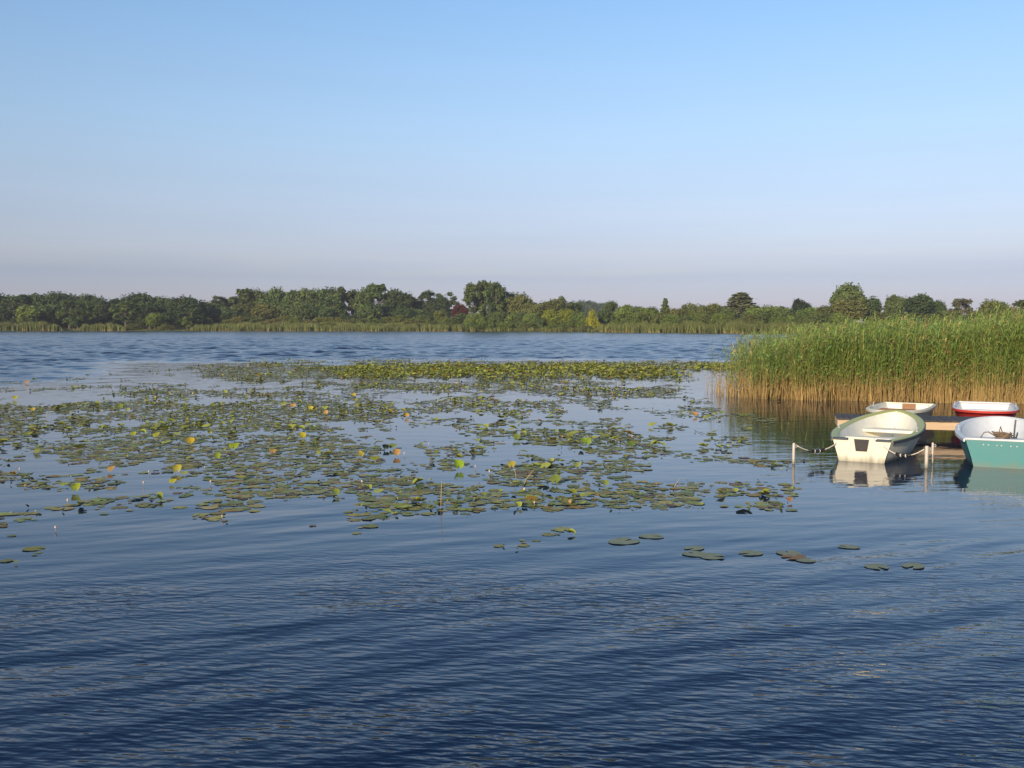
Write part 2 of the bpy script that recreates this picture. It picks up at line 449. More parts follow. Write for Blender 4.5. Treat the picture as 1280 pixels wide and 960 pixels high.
def tree_proto(kind, seed):
    """trunk and crown meshes of a tree about 10 m tall standing at the origin"""
    g = np.random.default_rng(seed)
    lobes = []
    if kind == 'round':
        n = 30
        for i in range(n):
            ph = i * 2.399 + g.uniform(-.4, .4); zz = 1 - 2 * (i + .5) / n
            rr = math.sqrt(1 - zz * zz)
            k = g.uniform(0.55, 0.80)
            c = np.array([3.9 * k * rr * math.cos(ph), 3.9 * k * rr * math.sin(ph), 5.5 + 3.9 * k * zz])
            lobes.append((c, np.array([1, 1, .8]) * g.uniform(1.0, 1.75)))
        leaves, size, clear = 260, 0.31, 1.4
    elif kind == 'tall':
        for i in range(30):
            z = g.uniform(2.0, 9.0); w = 2.4 * math.sin(math.pi * min(1, (z - .8) / 9.4)) ** .6
            ph = g.uniform(0, 6.28); k = math.sqrt(g.uniform(.1, 1))
            lobes.append((np.array([w * k * math.cos(ph), w * k * math.sin(ph), z]), np.array([.8, .8, 1.05]) * g.uniform(.45, .95)))
        leaves, size, clear = 150, 0.26, 1.5
    elif kind == 'pine':                       # bare stem, flat airy pads of needles
        for i in range(17):
            z = g.uniform(5.3, 9.4); ph = g.uniform(0, 6.28); w = 3.6 * math.sqrt(max(.05, 1 - ((z - 6.8) / 3.0) ** 2)) * math.sqrt(g.uniform(.1, 1))
            lobes.append((np.array([w * math.cos(ph), w * math.sin(ph), z]), np.array([1.15, 1.15, .55]) * g.uniform(.7, 1.25)))
        leaves, size, clear = 170, 0.24, 4.0
    elif kind == 'spruce':
        for i in range(34):
            z = 1.0 + 8.6 * (i / 33.0); w = 2.5 * (1 - (z - .6) / 9.6) ** .85
            ph = i * 2.4 + g.uniform(-.5, .5)
            lobes.append((np.array([w * .75 * math.cos(ph), w * .75 * math.sin(ph), z]), np.array([.9, .9, .6]) * (0.3 + w * .36)))
        leaves, size, clear = 140, 0.25, 0.5
    else:                                      # shrub: a dome that reaches the ground
        for i in range(30):
            ph = g.uniform(0, 6.28); k = math.sqrt(g.uniform(0, 1)); 
            z = 8.2 * math.sqrt(max(0, 1 - k * k)) * g.uniform(.45, 1.0) + .6
            lobes.append((np.array([4.6 * k * math.cos(ph), 4.6 * k * math.sin(ph), z]), np.array([1.25, 1.25, 1.35]) * g.uniform(.8, 1.45)))
        leaves, size, clear = 230, 0.34, 0.2
    C, NR, tone = [], [], []
    for c, r in lobes:
        d = g.normal(0, 1, (leaves, 3)); d /= np.linalg.norm(d, axis=1, keepdims=True)
        rad = np.where(g.uniform(0, 1, leaves) < .12, g.uniform(1.0, 1.45, leaves), g.uniform(.5, 1.08, leaves))[:, None] * (1 + .25 * np.sin(d[:, :1] * 7 + d[:, 2:] * 5))
        C.append(c + d * r * rad); NR.append(d + np.array([0, 0, .35]))
        tone.append(np.full(leaves, g.uniform(.78, 1.22)) * g.uniform(.8, 1.2, leaves))
    C, NR, tone = np.concatenate(C), np.concatenate(NR), np.concatenate(tone)
    ok = C[:, 2] > 0.1
    C, NR, tone = C[ok], NR[ok], tone[ok]
    Vq, Fq = leaf_quads(C, NR, size, g)
    hue = g.uniform(-.12, .12, len(tone))
    cc = np.stack([tone * (1 + hue), tone, tone * (1 - hue)], 1)
    crown = np_mesh('crown', Vq, [Fq], M_TREE, np.repeat(cc, 4, axis=0))
    bm = bmesh.new()
    top = max(l[0][2] for l in lobes)
    add_tube(bm, [(0, 0, -.6), (.05, 0, clear), (.1, -.05, top * .6), (.05, .1, top * .93)], [.30, .24, .15, .04], 7)
    for c, r in lobes[::2]:
        z0 = min(max(clear, c[2] - g.uniform(1, 2.4)), top * .85)
        add_tube(bm, [(.06, 0, z0), (c[0] * .5, c[1] * .5, (z0 + c[2]) * .5 + .2), tuple(c)], [.11, .07, .025], 5)
    me = bpy.data.meshes.new('trunk'); bm.to_mesh(me); bm.free(); me.materials.append(M_BARK)
    return me, crown


PROTO = {k: [tree_proto(k, 100 * i + s) for s in range(n)] for i, (k, n) in enumerate((('round', 5), ('tall', 4), ('pine', 3), ('spruce', 2), ('shrub', 5)))}
NAMES = {'round': 'broadleaf_tree', 'tall': 'slender_tree', 'pine': 'pine_tree', 'spruce': 'conifer_tree', 'shrub': 'shrub'}
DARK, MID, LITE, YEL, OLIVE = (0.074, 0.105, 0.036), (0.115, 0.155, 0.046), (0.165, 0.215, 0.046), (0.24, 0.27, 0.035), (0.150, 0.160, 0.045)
trees = 0


def tree(px, back, top, wpx, kind, col, label, group=None, squash=1.0):
    global trees
    D = shore(px) + back
    z0 = land_z(back)
    h = CAM_H + (HOR - top) * D / F_PX - z0
    w = wpx * D / F_PX * 1.18
    base = {'round': 8.6, 'tall': 5.4, 'pine': 8.0, 'spruce': 5.0, 'shrub': 10.5}[kind]
    tr, cr = PROTO[kind][trees % len(PROTO[kind])]
    trees += 1
    t = empty(NAMES[kind], ((px - 640) / F_PX * D, D, z0 - 0.05), random.uniform(0, 6.28))
    t.scale = (w / base, w / base * squash, h / 10.0)
    j = random.uniform(.88, 1.12)
    link('trunk', tr, t)
    c = link('crown', cr, t)
    c.color = (col[0] * j * random.uniform(.93, 1.07), col[1] * j, col[2] * j, 1)
    return tag(t, label, 'shrub' if kind == 'shrub' else 'tree', group)


ORD = 'first second third fourth fifth sixth seventh eighth ninth tenth eleventh twelfth thirteenth fourteenth fifteenth sixteenth seventeenth eighteenth nineteenth twentieth'.split() + ['twenty-' + w for w in 'first second third fourth fifth sixth seventh eighth ninth'.split()]


def row(specs, what, where, group, back, kinds, jit=5):
    """a row of trees, counted from the left"""
    specs = sorted(specs)
    for i, sp in enumerate(specs):
        px, top, w, c = sp[:4]
        b = sp[4] if len(sp) > 4 else back
        tree(px, b + random.uniform(-jit, jit), top, w, random.choice(kinds), c, what + ' ' + where + ', ' + ORD[i] + ' from the left', group)


LW = 'trees of the dense wood on the left far shore'
# left wood: skyline row, then a row in front of it
LSK, LFR, MSK, MFR, RSK, RFR, FBB, MSH, UGR, BHR = ([] for _ in range(10))
for px, top, w, c in ((4, 365, 40, DARK), (28, 367, 34, DARK), (52, 364, 40, DARK), (76, 361, 42, DARK), (108, 365, 30, DARK), (124, 369, 30, DARK),
                      (150, 371, 30, DARK), (176, 363, 38, DARK), (202, 367, 36, DARK), (232, 368, 40, DARK), (250, 374, 28, DARK)):
    LSK.append((px, top, w, c))
for px, top, w, c in ((18, 376, 30, DARK), (62, 378, 30, MID), (88, 374, 26, MID), (112, 376, 24, MID), (134, 379, 26, DARK),
                      (158, 376, 30, MID), (188, 379, 30, DARK), (215, 381, 32, DARK), (240, 384, 30, DARK)):
    LFR.append((px, top, w, c))
row(LSK, 'dark tree on the skyline', 'of the left wood', LW, 35, ('round', 'round', 'tall'), 6)
row(LFR, 'lower tree in front', 'in the left wood', LW, 15, ('round', 'tall'), 4)
tree(36, 8, 379, 26, 'round', LITE, 'bright yellow-green tree at the foot of the left wood, above the reeds')
tree(98, 7, 384, 22, 'tall', MID, 'slender mid-green tree leaning out of the left wood by the shore gap')
tree(194, 4, 389, 20, 'round', LITE, 'small yellow-green tree standing out at the waterline of the left wood')
tree(170, 3, 403, 20, 'shrub', OLIVE, 'low olive bush left of the small yellow-green tree at the waterline')
tree(209, 3, 404, 20, 'shrub', OLIVE, 'low olive bush right of the small yellow-green tree at the waterline')
tree(235, 6, 395, 12, 'tall', LITE, 'thin light-green sapling in front of the dark trees at left')
tree(270, 60, 364, 26, 'pine', DARK, 'open-crowned pine showing sky through its pads above the left wood')
MW = 'trees of the middle wood behind the marsh'
for px, top, w, c in ((286, 371, 34, OLIVE), (304, 360, 28, MID), (322, 359, 34, OLIVE), (346, 357, 32, MID), (366, 360, 30, MID), (386, 357, 34, MID), (410, 355, 34, MID), (430, 357, 30, MID),
                      (452, 358, 30, MID), (474, 354, 36, MID), (496, 358, 34, DARK), (512, 367, 26, DARK), (524, 374, 22, DARK)):
    MSK.append((px, top, w, c))
row(MSK, 'tall tree on the skyline', 'of the middle wood behind the marsh', MW, 62, ('round', 'round', 'tall'), 7)
for px, top, w, c in ((264, 378, 30, MID), (284, 382, 30, MID), (308, 378, 28, OLIVE), (330, 376, 30, OLIVE), (356, 378, 28, MID), (378, 374, 30, MID), (402, 380, 26, MID), (418, 370, 30, MID),
                      (462, 376, 28, MID), (480, 380, 26, MID), (504, 382, 26, DARK), (518, 384, 24, MID)):
    MFR.append((px, top, w, c))
row(MFR, 'lower front tree', 'of the middle wood behind the marsh', MW, 44, ('round', 'tall'), 5)
tree(536, 66, 363, 26, 'pine', DARK, 'left of the two open pines standing clear of the wood, near the red-leaved tree', None)
tree(560, 66, 359, 26, 'pine', DARK, 'right of the two open pines standing clear of the wood, near the red-leaved tree', None)
tree(547, 62, 376, 34, 'round', DARK, 'dark rounded tree below the two open pines')
tree(575, 40, 378, 20, 'round', (0.105, 0.035, 0.022), 'dark red-leaved tree in a gap of the far tree line')
tree(594, 30, 353, 26, 'tall', MID, 'left spire of the tallest airy tree group at the middle of the far shore')
tree(607, 34, 349, 24, 'tall', MID, 'highest middle spire of the tallest airy tree group on the far shore')
tree(620, 30, 351, 26, 'tall', MID, 'right spire of the tallest airy tree group at the middle of the far shore')
tree(632, 38, 362, 30, 'round', DARK, 'dark rounded tree just right of the tallest airy tree group')
tree(651, 34, 364, 28, 'round', OLIVE, 'olive round-topped tree second to the right of the tallest airy tree group')
tree(668, 30, 376, 26, 'round', OLIVE, 'low olive tree in the dip left of the yellow bushes')
tree(692, 40, 371, 32, 'round', OLIVE, 'olive broad tree rising behind the yellow bushes')
tree(706, 48, 370, 22, 'tall', MID, 'narrow mid-green tree rising behind the yellow bushes')
tree(716, 60, 375, 24, 'round', DARK, 'dark small-topped tree left of the blue distant trees')
for i, (px, top, w) in enumerate(((726, 374, 20), (738, 374, 20), (752, 377, 18), (763, 373.5, 18))):
    tree(px, 520, top, w, 'round', DARK, 'hazy blue distant tree seen over the wood behind the yellow bushes', 'hazy distant trees')
tree(762, 30, 377, 20, 'tall', MID, 'slender grey-green tree with pale stems right of the yellow bushes')
tree(756, 22, 386, 18, 'tall', MID, 'lower slender tree right beside the brightest yellow bush')
UG = 'undergrowth of the left and middle woods'
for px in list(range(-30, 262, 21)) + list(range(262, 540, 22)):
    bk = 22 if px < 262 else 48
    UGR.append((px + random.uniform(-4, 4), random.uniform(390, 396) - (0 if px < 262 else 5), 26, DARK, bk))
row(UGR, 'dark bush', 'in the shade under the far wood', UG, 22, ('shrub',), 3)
# middle foreground bushes
YB = (('yellow-green bush left of the brightest yellow bush, farthest left', 688, 384, 20), ('rounded yellow-green bush below the olive broad tree', 709, 384, 20), ('yellowish bush in the middle of the yellow group', 722, 388, 20))
for lab, px, top, w in YB:
    tree(px, 14, top, w, 'round', YEL if px != 722 else LITE, lab)
tree(741, 12, 384.5, 15, 'shrub', (0.34, 0.34, 0.03), 'brightest yellow narrow bush on the far shore')
FB = 'bushes under the tallest trees on the far shore'
for px, top, w, c in ((578, 390, 30, MID), (596, 386, 26, LITE), (612, 388, 24, MID), (626, 386, 26, MID), (640, 386, 26, LITE), (652, 388, 24, MID), (665, 390, 24, LITE),
                      (676, 394, 22, MID), (700, 394, 22, LITE), (716, 397, 20, LITE), (731, 396, 18, LITE), (584, 402, 22, LITE), (604, 400, 22, LITE), (633, 402, 22, LITE), (660, 402, 20, OLIVE), (690, 404, 20, LITE), (712, 405, 18, OLIVE), (734, 405, 18, OLIVE)):
    FBB.append((px, top, w, c, 4 if top > 399 else 13))
row(FBB, 'green bush at the waterline', 'below the tallest trees', FB, 4, ('shrub',), 1.5)
# marsh with low willows
MS = 'low willow bushes in the wide marsh'
for px, top, w, bk in ((258, 396, 18, 26), (282, 398, 22, 22), (300, 394, 26, 30), (318, 395, 26, 32), (340, 397, 24, 24), (352, 393, 24, 36), (368, 396, 24, 30), (388, 399, 22, 20), (402, 393, 26, 36), (420, 394, 22, 34), (436, 399, 24, 20),
                       (450, 396, 24, 32), (474, 397, 26, 28), (486, 394, 20, 34), (500, 392, 24, 34), (518, 398, 26, 22), (530, 389, 30, 30), (548, 386, 30, 34), (562, 394, 26, 20), (330, 401, 26, 12), (412, 402, 26, 11), (465, 402, 24, 10), (540, 400, 26, 10), (556, 402, 24, 8)):
    MSH.append((px, top, w, random.choice(((.17, .19, .04), (.145, .175, .04), (.19, .18, .045))), bk))
row(MSH, 'low yellow-green willow bush', 'in the wide marsh', MS, 20, ('shrub',), 2)
tree(446, 5, 404.5, 12, 'shrub', (0.04, 0.05, 0.022), 'single dark round bush at the edge of the marsh reeds')
tree(526, 6, 404.5, 14, 'shrub', (0.10, 0.06, 0.03), 'brownish-red bush at the edge of the marsh reeds')
# right wood, nearer and lower
RW = 'bushy trees of the right far shore'
for px, top, w, c in ((782, 379, 26, LITE), (798, 381, 24, MID), (812, 381, 24, LITE), (842, 379, 24, OLIVE), (858, 376.5, 26, OLIVE), (872, 377, 26, OLIVE), (890, 377, 30, OLIVE), (908, 382, 26, MID), (944, 382, 28, LITE), (962, 380, 28, LITE), (978, 381, 26, MID),
                      (1012, 382, 28, LITE), (1030, 379, 26, OLIVE), (1046, 374, 28, OLIVE)):
    RSK.append((px, top, w, c))
row(RSK, 'bushy tree on the skyline', 'behind the straight reed belt', RW, 27, ('round', 'round', 'shrub'), 5)
for px in range(776, 1060, 15):
    RFR.append((px + random.uniform(-4, 4), random.uniform(387, 394), random.uniform(20, 27), random.choice((LITE, MID, LITE, OLIVE))))
row(RFR, 'bush in the front row', 'just behind the straight reed belt', RW, 12, ('shrub',), 3)
tree(831, 28, 372.5, 17, 'spruce', MID, 'narrow upright tree breaking the right skyline between bushy trees')
tree(925, 50, 365, 58, 'spruce', (.18, .18, .08), 'pale ragged tree rising alone above the right tree line')
tree(998, 60, 371, 18, 'round', (.04, .055, .025), 'small dark tree poking above the right tree line')
tree(1008, 62, 376, 10, 'round', (.04, .055, .025), 'tiny dark treetop beside the small dark tree on the right skyline')
tree(1058, 48, 349, 38, 'round', MID, 'tallest big-crowned tree on the right, above the reed bed')
tree(1060, 40, 370, 40, 'round', OLIVE, 'olive lower tree at the foot of the tallest tree on the right')
tree(1086, 50, 369, 28, 'round', DARK, 'dark domed tree right beside the tallest tree on the right')
tree(1118, 52, 366, 24, 'round', MID, 'medium tree left of the pair over the reed bed')
tree(1148, 52, 364, 34, 'round', DARK, 'broad dark tree of the pair over the reed bed')
tree(1170, 54, 372, 22, 'round', DARK, 'smaller dark tree of the pair over the reed bed, on the right')
tree(1201, 40, 372, 28, 'tall', (.19, .17, .09), 'thin pale-leaved treetop just above the reed bed')
tree(1238, 36, 372.5, 28, 'round', OLIVE, 'olive rounded treetop above the reeds at the right')
tree(1252, 46, 375, 18, 'round', MID, 'small green treetop touching the olive one at the right')
for px, top in ((1105, 388), (1130, 388), (1160, 387), (1185, 386), (1215, 386), (1268, 381)):
    BHR.append((px, top, 34, OLIVE))
row(BHR, 'low olive bush', 'just over the tips of the reed bed', 'bushes behind the reed bed', 30, ('shrub',), 1)

# the shore goes on to both sides
row([(px, random.uniform(362, 374), 60, random.choice((DARK, MID, OLIVE))) for px in range(1295, 1720, 42)], 'broad tree', 'of the shore wood right of the picture', 'shore wood right of the picture', 40, ('round', 'tall'), 6)
row([(px, random.uniform(360, 368), 62, DARK) for px in range(-290, -20, 45)], 'dark tree', 'of the shore wood left of the picture', 'shore wood left of the picture', 30, ('round',), 6)

# reeds along the far shore
def far_reeds(name, runs, label, per_m2, h, g, straw):
    P, H, CL = [], [], []
    for p0, p1, b0, b1, hk in runs:
        a = (shore((p0 + p1) / 2)) / F_PX * (p1 - p0) * (b1 - b0)
        n = int(a * per_m2)
        px = g.uniform(p0, p1, n); bk = b0 + (b1 - b0) * g.uniform(0, 1, n)
        D = np.interp(px, SH_PX, SH_D) + bk
        edge = np.minimum(sstep(p0, p0 + 10, px), sstep(p1, p1 - 10, px))
        cl = fbm(px * .22, bk * .15, 51); ok = (cl > .36) | (bk > b0 + 3.0)
        px, bk, D, edge, n = px[ok], bk[ok], D[ok], edge[ok], int(ok.sum())
        CL.append(fbm(px * .09, bk * .1, 57))
        P.append(np.stack([(px - 640) / F_PX * D, D, np.interp(bk, BK, BZ) - .1], 1))
        H.append(h * hk * (.4 + .6 * edge) * (.55 + .9 * fbm(px * .16, bk * .1, 11)) * g.uniform(.8, 1.1, n))
    P, H, CL = np.concatenate(P), np.concatenate(H), np.concatenate(CL)
    n = len(P)
    an = g.uniform(0, math.pi, n); w = g.uniform(.05, .13, n)
    dx = np.stack([np.cos(an) * w, np.sin(an) * w, np.zeros(n)], 1)
    up = np.stack([g.normal(0, .12, n) * H, g.normal(0, .12, n) * H, H], 1)
    k = 0.4
    Vv = np.stack([P - dx * .6, P + dx * .6, P + up * k + dx, P + up * k - dx, P + up], 1).reshape(-1, 3)
    i = np.arange(n)[:, None] * 5
    st = np.where((g.uniform(0, 1, n) < straw * 2.0 * sstep(.35, .62, CL))[:, None], np.array([[.46, .33, .12]]), np.array([[.20, .22, .05]])) * g.uniform(.7, 1.2, n)[:, None]
    gr = np.array([[.165, .195, .05]]) * g.uniform(.7, 1.25, n)[:, None] * np.stack([g.uniform(.85, 1.3, n), np.ones(n), np.ones(n)], 1) * (.7 + .6 * CL)[:, None]
    cc = np.stack([st, st, gr, gr, gr], 1).reshape(-1, 3)
    m = np_mesh(name, Vv, [i + np.array([[0, 1, 2, 3]]), i + np.array([[3, 2, 4]])], M_REED, cc)
    return tag(link(name, m), label, 'reeds', kind='stuff')


g = np.random.default_rng(21)
far_reeds('shore_reeds', [(-60, 78, -1, 5, 1.0), (98, 158, -1, 4, .9)], 'pale reed belt fringing the dark left wood', 22, 2.5, g, .5)
far_reeds('marsh_reeds', [(238, 300, -1, 6, 1.0), (290, 420, -1, 14, 1.0), (410, 600, -1, 14, .95), (250, 560, 14, 36, .8)], 'olive and straw reeds covering the wide marsh', 12, 2.0, g, .55)
far_reeds('reed_belt', [(742, 1080, -1, 6, 1.0), (760, 1080, 3, 10, 1.1), (1060, 1340, -1, 6, 1.0)], 'straight light-green reed belt along the right far shore', 20, 2.1, g, .45)
far_reeds('bank_reeds', [(590, 752, -1, 3, .75), (76, 102, -1, 2, .35), (158, 240, -1, 1, .3)], 'thin straw reeds on the bank below the yellow bushes', 14, 1.7, g, .8)

# ---------------------------------------------------------------- reed bed beside the jetty
STRAW, GREEN = np.array([.70, .50, .20]), np.array([.235, .335, .080])


def reed_geometry(P, H, g, leaf_n=11, lean=.06, bare=.34):
    """stems (three-sided, jointed) and drooping leaves of reeds rooted at P with heights H"""
    n = len(P)
    bare = bare + g.normal(0, .075, n) * (bare < .6)
    ld = np.stack([g.normal(.25, 1, n), g.normal(0, 1, n)], 1) * lean * np.where(g.uniform(0, 1, n) < .07, 3.2, 1)[:, None]
    def axis(t):                       # t (n,) -> points on the bent stem
        z = H * t
        return np.stack([P[:, 0] + ld[:, 0] * H * t ** 1.8, P[:, 1] + ld[:, 1] * H * t ** 1.8, P[:, 2] + z], 1)
    T = [0, .25, .5, .75, 1.0]
    rad = [.0085, .008, .0065, .0045, .0015]
    tone = g.uniform(.7, 1.2, n)
    dead = g.uniform(0, 1, n) < .10
    Vs, Cs = [], []
    for t, r in zip(T, rad):
        c = axis(np.full(n, t))
        f = sstep(bare - .10, bare + .22, t + g.normal(0, .06, n))[:, None]
        f = np.where(dead[:, None], f * .25, f)
        colr = (STRAW * (1 - f) + GREEN * np.array([1.15, 1.05, .9]) * f) * tone[:, None]
        for k in range(3):
            Vs.append(c + np.array([math.cos(k * 2.094), math.sin(k * 2.094), 0]) * r); Cs.append(colr)
    Vs = np.stack(Vs, 1).reshape(-1, 3); Cs = np.stack(Cs, 1).reshape(-1, 3)
    base = np.arange(n)[:, None] * 15
    Fs = [base + np.array([[3 * s + k, 3 * s + (k + 1) % 3, 3 * s + 3 + (k + 1) % 3, 3 * s + 3 + k]]) for s in range(4) for k in range(3)]
    quads = [np.concatenate(Fs)]
    off = len(Vs); VV, CC, tris = [Vs], [Cs], []
    for j in range(leaf_n):
        t = bare + (1 - bare) * (j + g.uniform(0, 1, n)) / leaf_n
        t = np.clip(t, .1, .99)
        p0 = axis(t)
        az = j * math.pi + g.normal(0.35, .9, n)
        el = g.uniform(.55, 1.25, n) * (.75 + .4 * t)
        Ln = g.uniform(.28, .52, n) * np.minimum(1, H / 2.2) * (1.12 - .45 * t)
        hd = np.stack([np.cos(az), np.sin(az)], 1); hd[:, 0] += .45; hd /= np.linalg.norm(hd, axis=1, keepdims=True)
        d0 = np.stack([hd[:, 0] * np.cos(el), hd[:, 1] * np.cos(el), np.sin(el)], 1)
        e1 = el - g.uniform(.5, 1.5, n)
        d1 = np.stack([hd[:, 0] * np.cos(e1), hd[:, 1] * np.cos(e1), np.sin(e1)], 1)
        sd = np.stack([-hd[:, 1], hd[:, 0], g.normal(0, .5, n)], 1); sd /= np.linalg.norm(sd, axis=1, keepdims=True)
        w = (g.uniform(.009, .016, n))[:, None]
        pm = p0 + d0 * (Ln * .5)[:, None]; pe = pm + d1 * (Ln * .5)[:, None]
        VV.append(np.stack([p0 - sd * w * .5, p0 + sd * w * .5, pm + sd * w, pm - sd * w, pe], 1).reshape(-1, 3))
        lt = (g.uniform(.65, 1.35, n) * (.9 + .2 * tone))[:, None]
        yl = np.where((g.uniform(0, 1, n) < .02 + .16 * (t < bare + .10)) | dead, 1.0, 0.0)[:, None]
        cl = (GREEN * np.stack([g.uniform(.8, 1.35, n), np.ones(n), g.uniform(.7, 1.3, n)], 1) * (1 - yl) + STRAW * .75 * yl) * lt
        CC.append(np.repeat(cl, 5, axis=0))
        b = off + np.arange(n)[:, None] * 5
        quads.append(b + np.array([[0, 1, 2, 3]])); tris.append(b + np.array([[3, 2, 4]]))
        off += n * 5
    return np.concatenate(VV), [np.concatenate(quads), np.concatenate(tris)] if tris else [np.concatenate(quads)], np.concatenate(CC)


g = np.random.default_rng(5)
# front edge of the bed on the water, in metres
EX = [6.9, 7.6, 9.6, 12.7, 16.2, 20.0, 26.0]; EY = [35.6, 34.4, 33.3, 32.3, 31.4, 30.6, 29.6]
n = 26000
x = g.uniform(6.8, 26, n); dep = 13 * g.uniform(0, 1, n) ** 1.5
y = np.interp(x, EX, EY) + dep + (fbm(x * 1.3, x * 0, 4) - .5) * 1.3
left_edge = 7.75 + .18 * (y - 34) + .5 * (fbm(y * .7, y * 0, 8) - .5)
dens = sstep(left_edge - .3, left_edge + 3.6, x) * .93 + .07
keep = (x > left_edge - .2) & (g.uniform(0, 1, n) < dens * np.where(x > 19, .35, 1) * (.35 + .65 * sstep(.30, .55, fbm(x * 1.1, y * 1.1, 31))))
x, y, dep = x[keep], y[keep], dep[keep]
H = np.interp(x / y * 33, [7.0, 7.8, 9.8, 12.7, 16.5, 22], [1.75, 1.92, 2.10, 2.29, 2.55, 2.7]) * (.72 + .42 * fbm(x * .8, y * .8, 15) + .15 * g.normal(0, 1, len(x)).clip(-2, 1.6))
Vr, Fr, Cr = reed_geometry(np.stack([x, y, np.full(len(x), -.15)], 1), H + .15, g)
tag(link('reed_bed', np_mesh('reed_bed', Vr, Fr, M_REED, Cr)), 'tall green reed bed with straw-coloured stems standing in the water at right', 'reeds', kind='stuff')
# old broken straw at the foot of the bed
n = 5200
x = g.uniform(7.2, 22, n); y = np.interp(x, EX, EY) + 3.5 * g.uniform(0, 1, n) ** 1.4 - .1 + (fbm(x * 1.3, x * 0, 4) - .5) * 1.3
keep = g.uniform(0, 1, n) < sstep(7.2, 10, x) * .8 + .15
x, y = x[keep], y[keep]
Vr, Fr, Cr = reed_geometry(np.stack([x, y, np.full(len(x), -.15)], 1), g.uniform(.35, 1.15, len(x)) + .1, g, leaf_n=1, lean=.14, bare=1.3)
tag(link('dead_reed_stems', np_mesh('dead_reed_stems', Vr, Fr, M_REED, Cr)), 'broken straw-coloured dead stems at the foot of the reed bed', 'reeds', kind='stuff')

# single reeds one can tell apart at the left edge
singles = [(889, 488, 428, 'leftmost lone reed standing in the water off the reed bed'), (900, 489, 431, 'second lone reed from the left off the reed bed'), (912, 493, 438, 'third lone reed close to the left edge of the reed bed'),
           (926, 490, 425, 'tall lone reed just at the left edge of the reed bed')]
for px, py, top, lab in singles:
    p = at(px, py)
    h = CAM_H + (HOR - top) * p.y / F_PX
    root = empty('reed', (p.x, p.y, 0))
    nn = 3
    Vr, Fr, Cr = reed_geometry(np.array([[random.uniform(-.06, .06), random.uniform(-.1, .1), -.1] for _ in range(nn)]), np.array([h, h * .8, h * .6]) + .1, g, 10, .05, .42)
    o = link('stems', np_mesh('stems', Vr, Fr, M_REED, Cr), root)
    tag(root, lab, 'reed')
shoots = [(977, 536, 525), (984, 544, 524.5), (1007, 551, 538), (1029, 563, 549), (963, 500, 488), (1042, 532, 527)]
wh = ['left', 'tallest', 'middle, buff-tipped', 'right, nearest the white boat', 'far left, by the reed stems', 'far right, by the jetty end']
for (px, py, top), w_ in zip(shoots, wh):
    p = at(px, py); h = (py - top) * p.y / F_PX
    Vr, Fr, Cr = reed_geometry(np.array([[0, 0, -.1]]), np.array([h + .1]), g, 2, .05, .2)
    o = link('reed_shoot', np_mesh('reed_shoot', Vr, Fr, M_REED, Cr)); o.location = (p.x, p.y, 0)
    tag(o, 'thin young reed shoot in open water before the bed, ' + w_, 'reed')

# ---------------------------------------------------------------- water lilies
def pad_arrays(c, Rr, az, tilt, taz, curl, g, nr=12, elong=None):
    """fans of notched round leaves: centres c (n,3), radii, notch direction, tilt about direction taz, cupped by curl"""
    n = len(c)
    th = np.linspace(.22, 2 * math.pi - .22, nr)[None, :] + az[:, None]
    rr = Rr[:, None] * (1 + .05 * np.sin(3 * th + g.uniform(0, 6, n)[:, None]) + g.normal(0, .02, (n, nr)))
    if elong is not None: rr = rr * (1 + elong[:, None] * np.cos(th - az[:, None]) ** 2)
    lx, ly = rr * np.cos(th), rr * np.sin(th)
    u = lx * np.cos(taz)[:, None] + ly * np.sin(taz)[:, None]
    v = -lx * np.sin(taz)[:, None] + ly * np.cos(taz)[:, None]
    z = curl[:, None] * (v / Rr[:, None]) ** 2 * Rr[:, None] + g.normal(0, .012, (n, nr)) * Rr[:, None]
    vz = v * (1 - .35 * np.clip(curl, 0, 1.2)[:, None])
    ct, st = np.cos(tilt)[:, None], np.sin(tilt)[:, None]
    up = u + Rr[:, None] * .95 * (tilt > .05)[:, None]        # a raised leaf hinges at its lower edge
    U = up * ct - z * st; Z = up * st + z * ct
    U = U - Rr[:, None] * .95 * (tilt > .05)[:, None]
    X = U * np.cos(taz)[:, None] - vz * np.sin(taz)[:, None]; Y = U * np.sin(taz)[:, None] + vz * np.cos(taz)[:, None]
    rim = np.stack([X, Y, Z], 2) + c[:, None, :]
    cu = Rr * .95 * (tilt > .05)
    ctr = np.stack([(cu * np.cos(tilt) - cu) * np.cos(taz), (cu * np.cos(tilt) - cu) * np.sin(taz), cu * np.sin(tilt)], 1) + c
    Vv = np.concatenate([ctr[:, None, :], rim], 1).reshape(-1, 3)
    b = np.arange(n)[:, None] * (nr + 1)
    Fv = np.concatenate([b + np.array([[0, k + 1, k + 2]]) for k in range(nr - 1)])
    return Vv, Fv


BOXES = [(300, 900, 451, 458, .7), (400, 860, 455, 474, .86), (855, 930, 453, 464, .85), (240, 420, 455, 480, .68), (150, 420, 474, 497, .55), (420, 760, 474, 492, .62), (690, 850, 483, 498, .7),
         (480, 900, 497, 520, .42), (60, 500, 500, 545, .80), (-40, 70, 503, 560, .7), (500, 780, 518, 536, .42), (590, 800, 535, 557, .85), (480, 600, 540, 562, .6), (60, 480, 540, 577, .70), (-60, 460, 570, 604, .78),
         (320, 520, 580, 626, .75), (440, 815, 572, 640, .76), (520, 700, 556, 590, .6), (690, 940, 543, 567, .55), (760, 960, 552, 574, .4), (-60, 330, 595, 642, .58), (-60, 75, 640, 695, .45), (170, 290, 636, 662, .55),
         (790, 1010, 602, 640, .64), (640, 870, 640, 668, .2), (380, 720, 640, 684, .15), (900, 1040, 560, 582, .35), (820, 1000, 505, 545, .2), (-60, 150, 470, 505, .22), (170, 330, 462, 480, .3)]


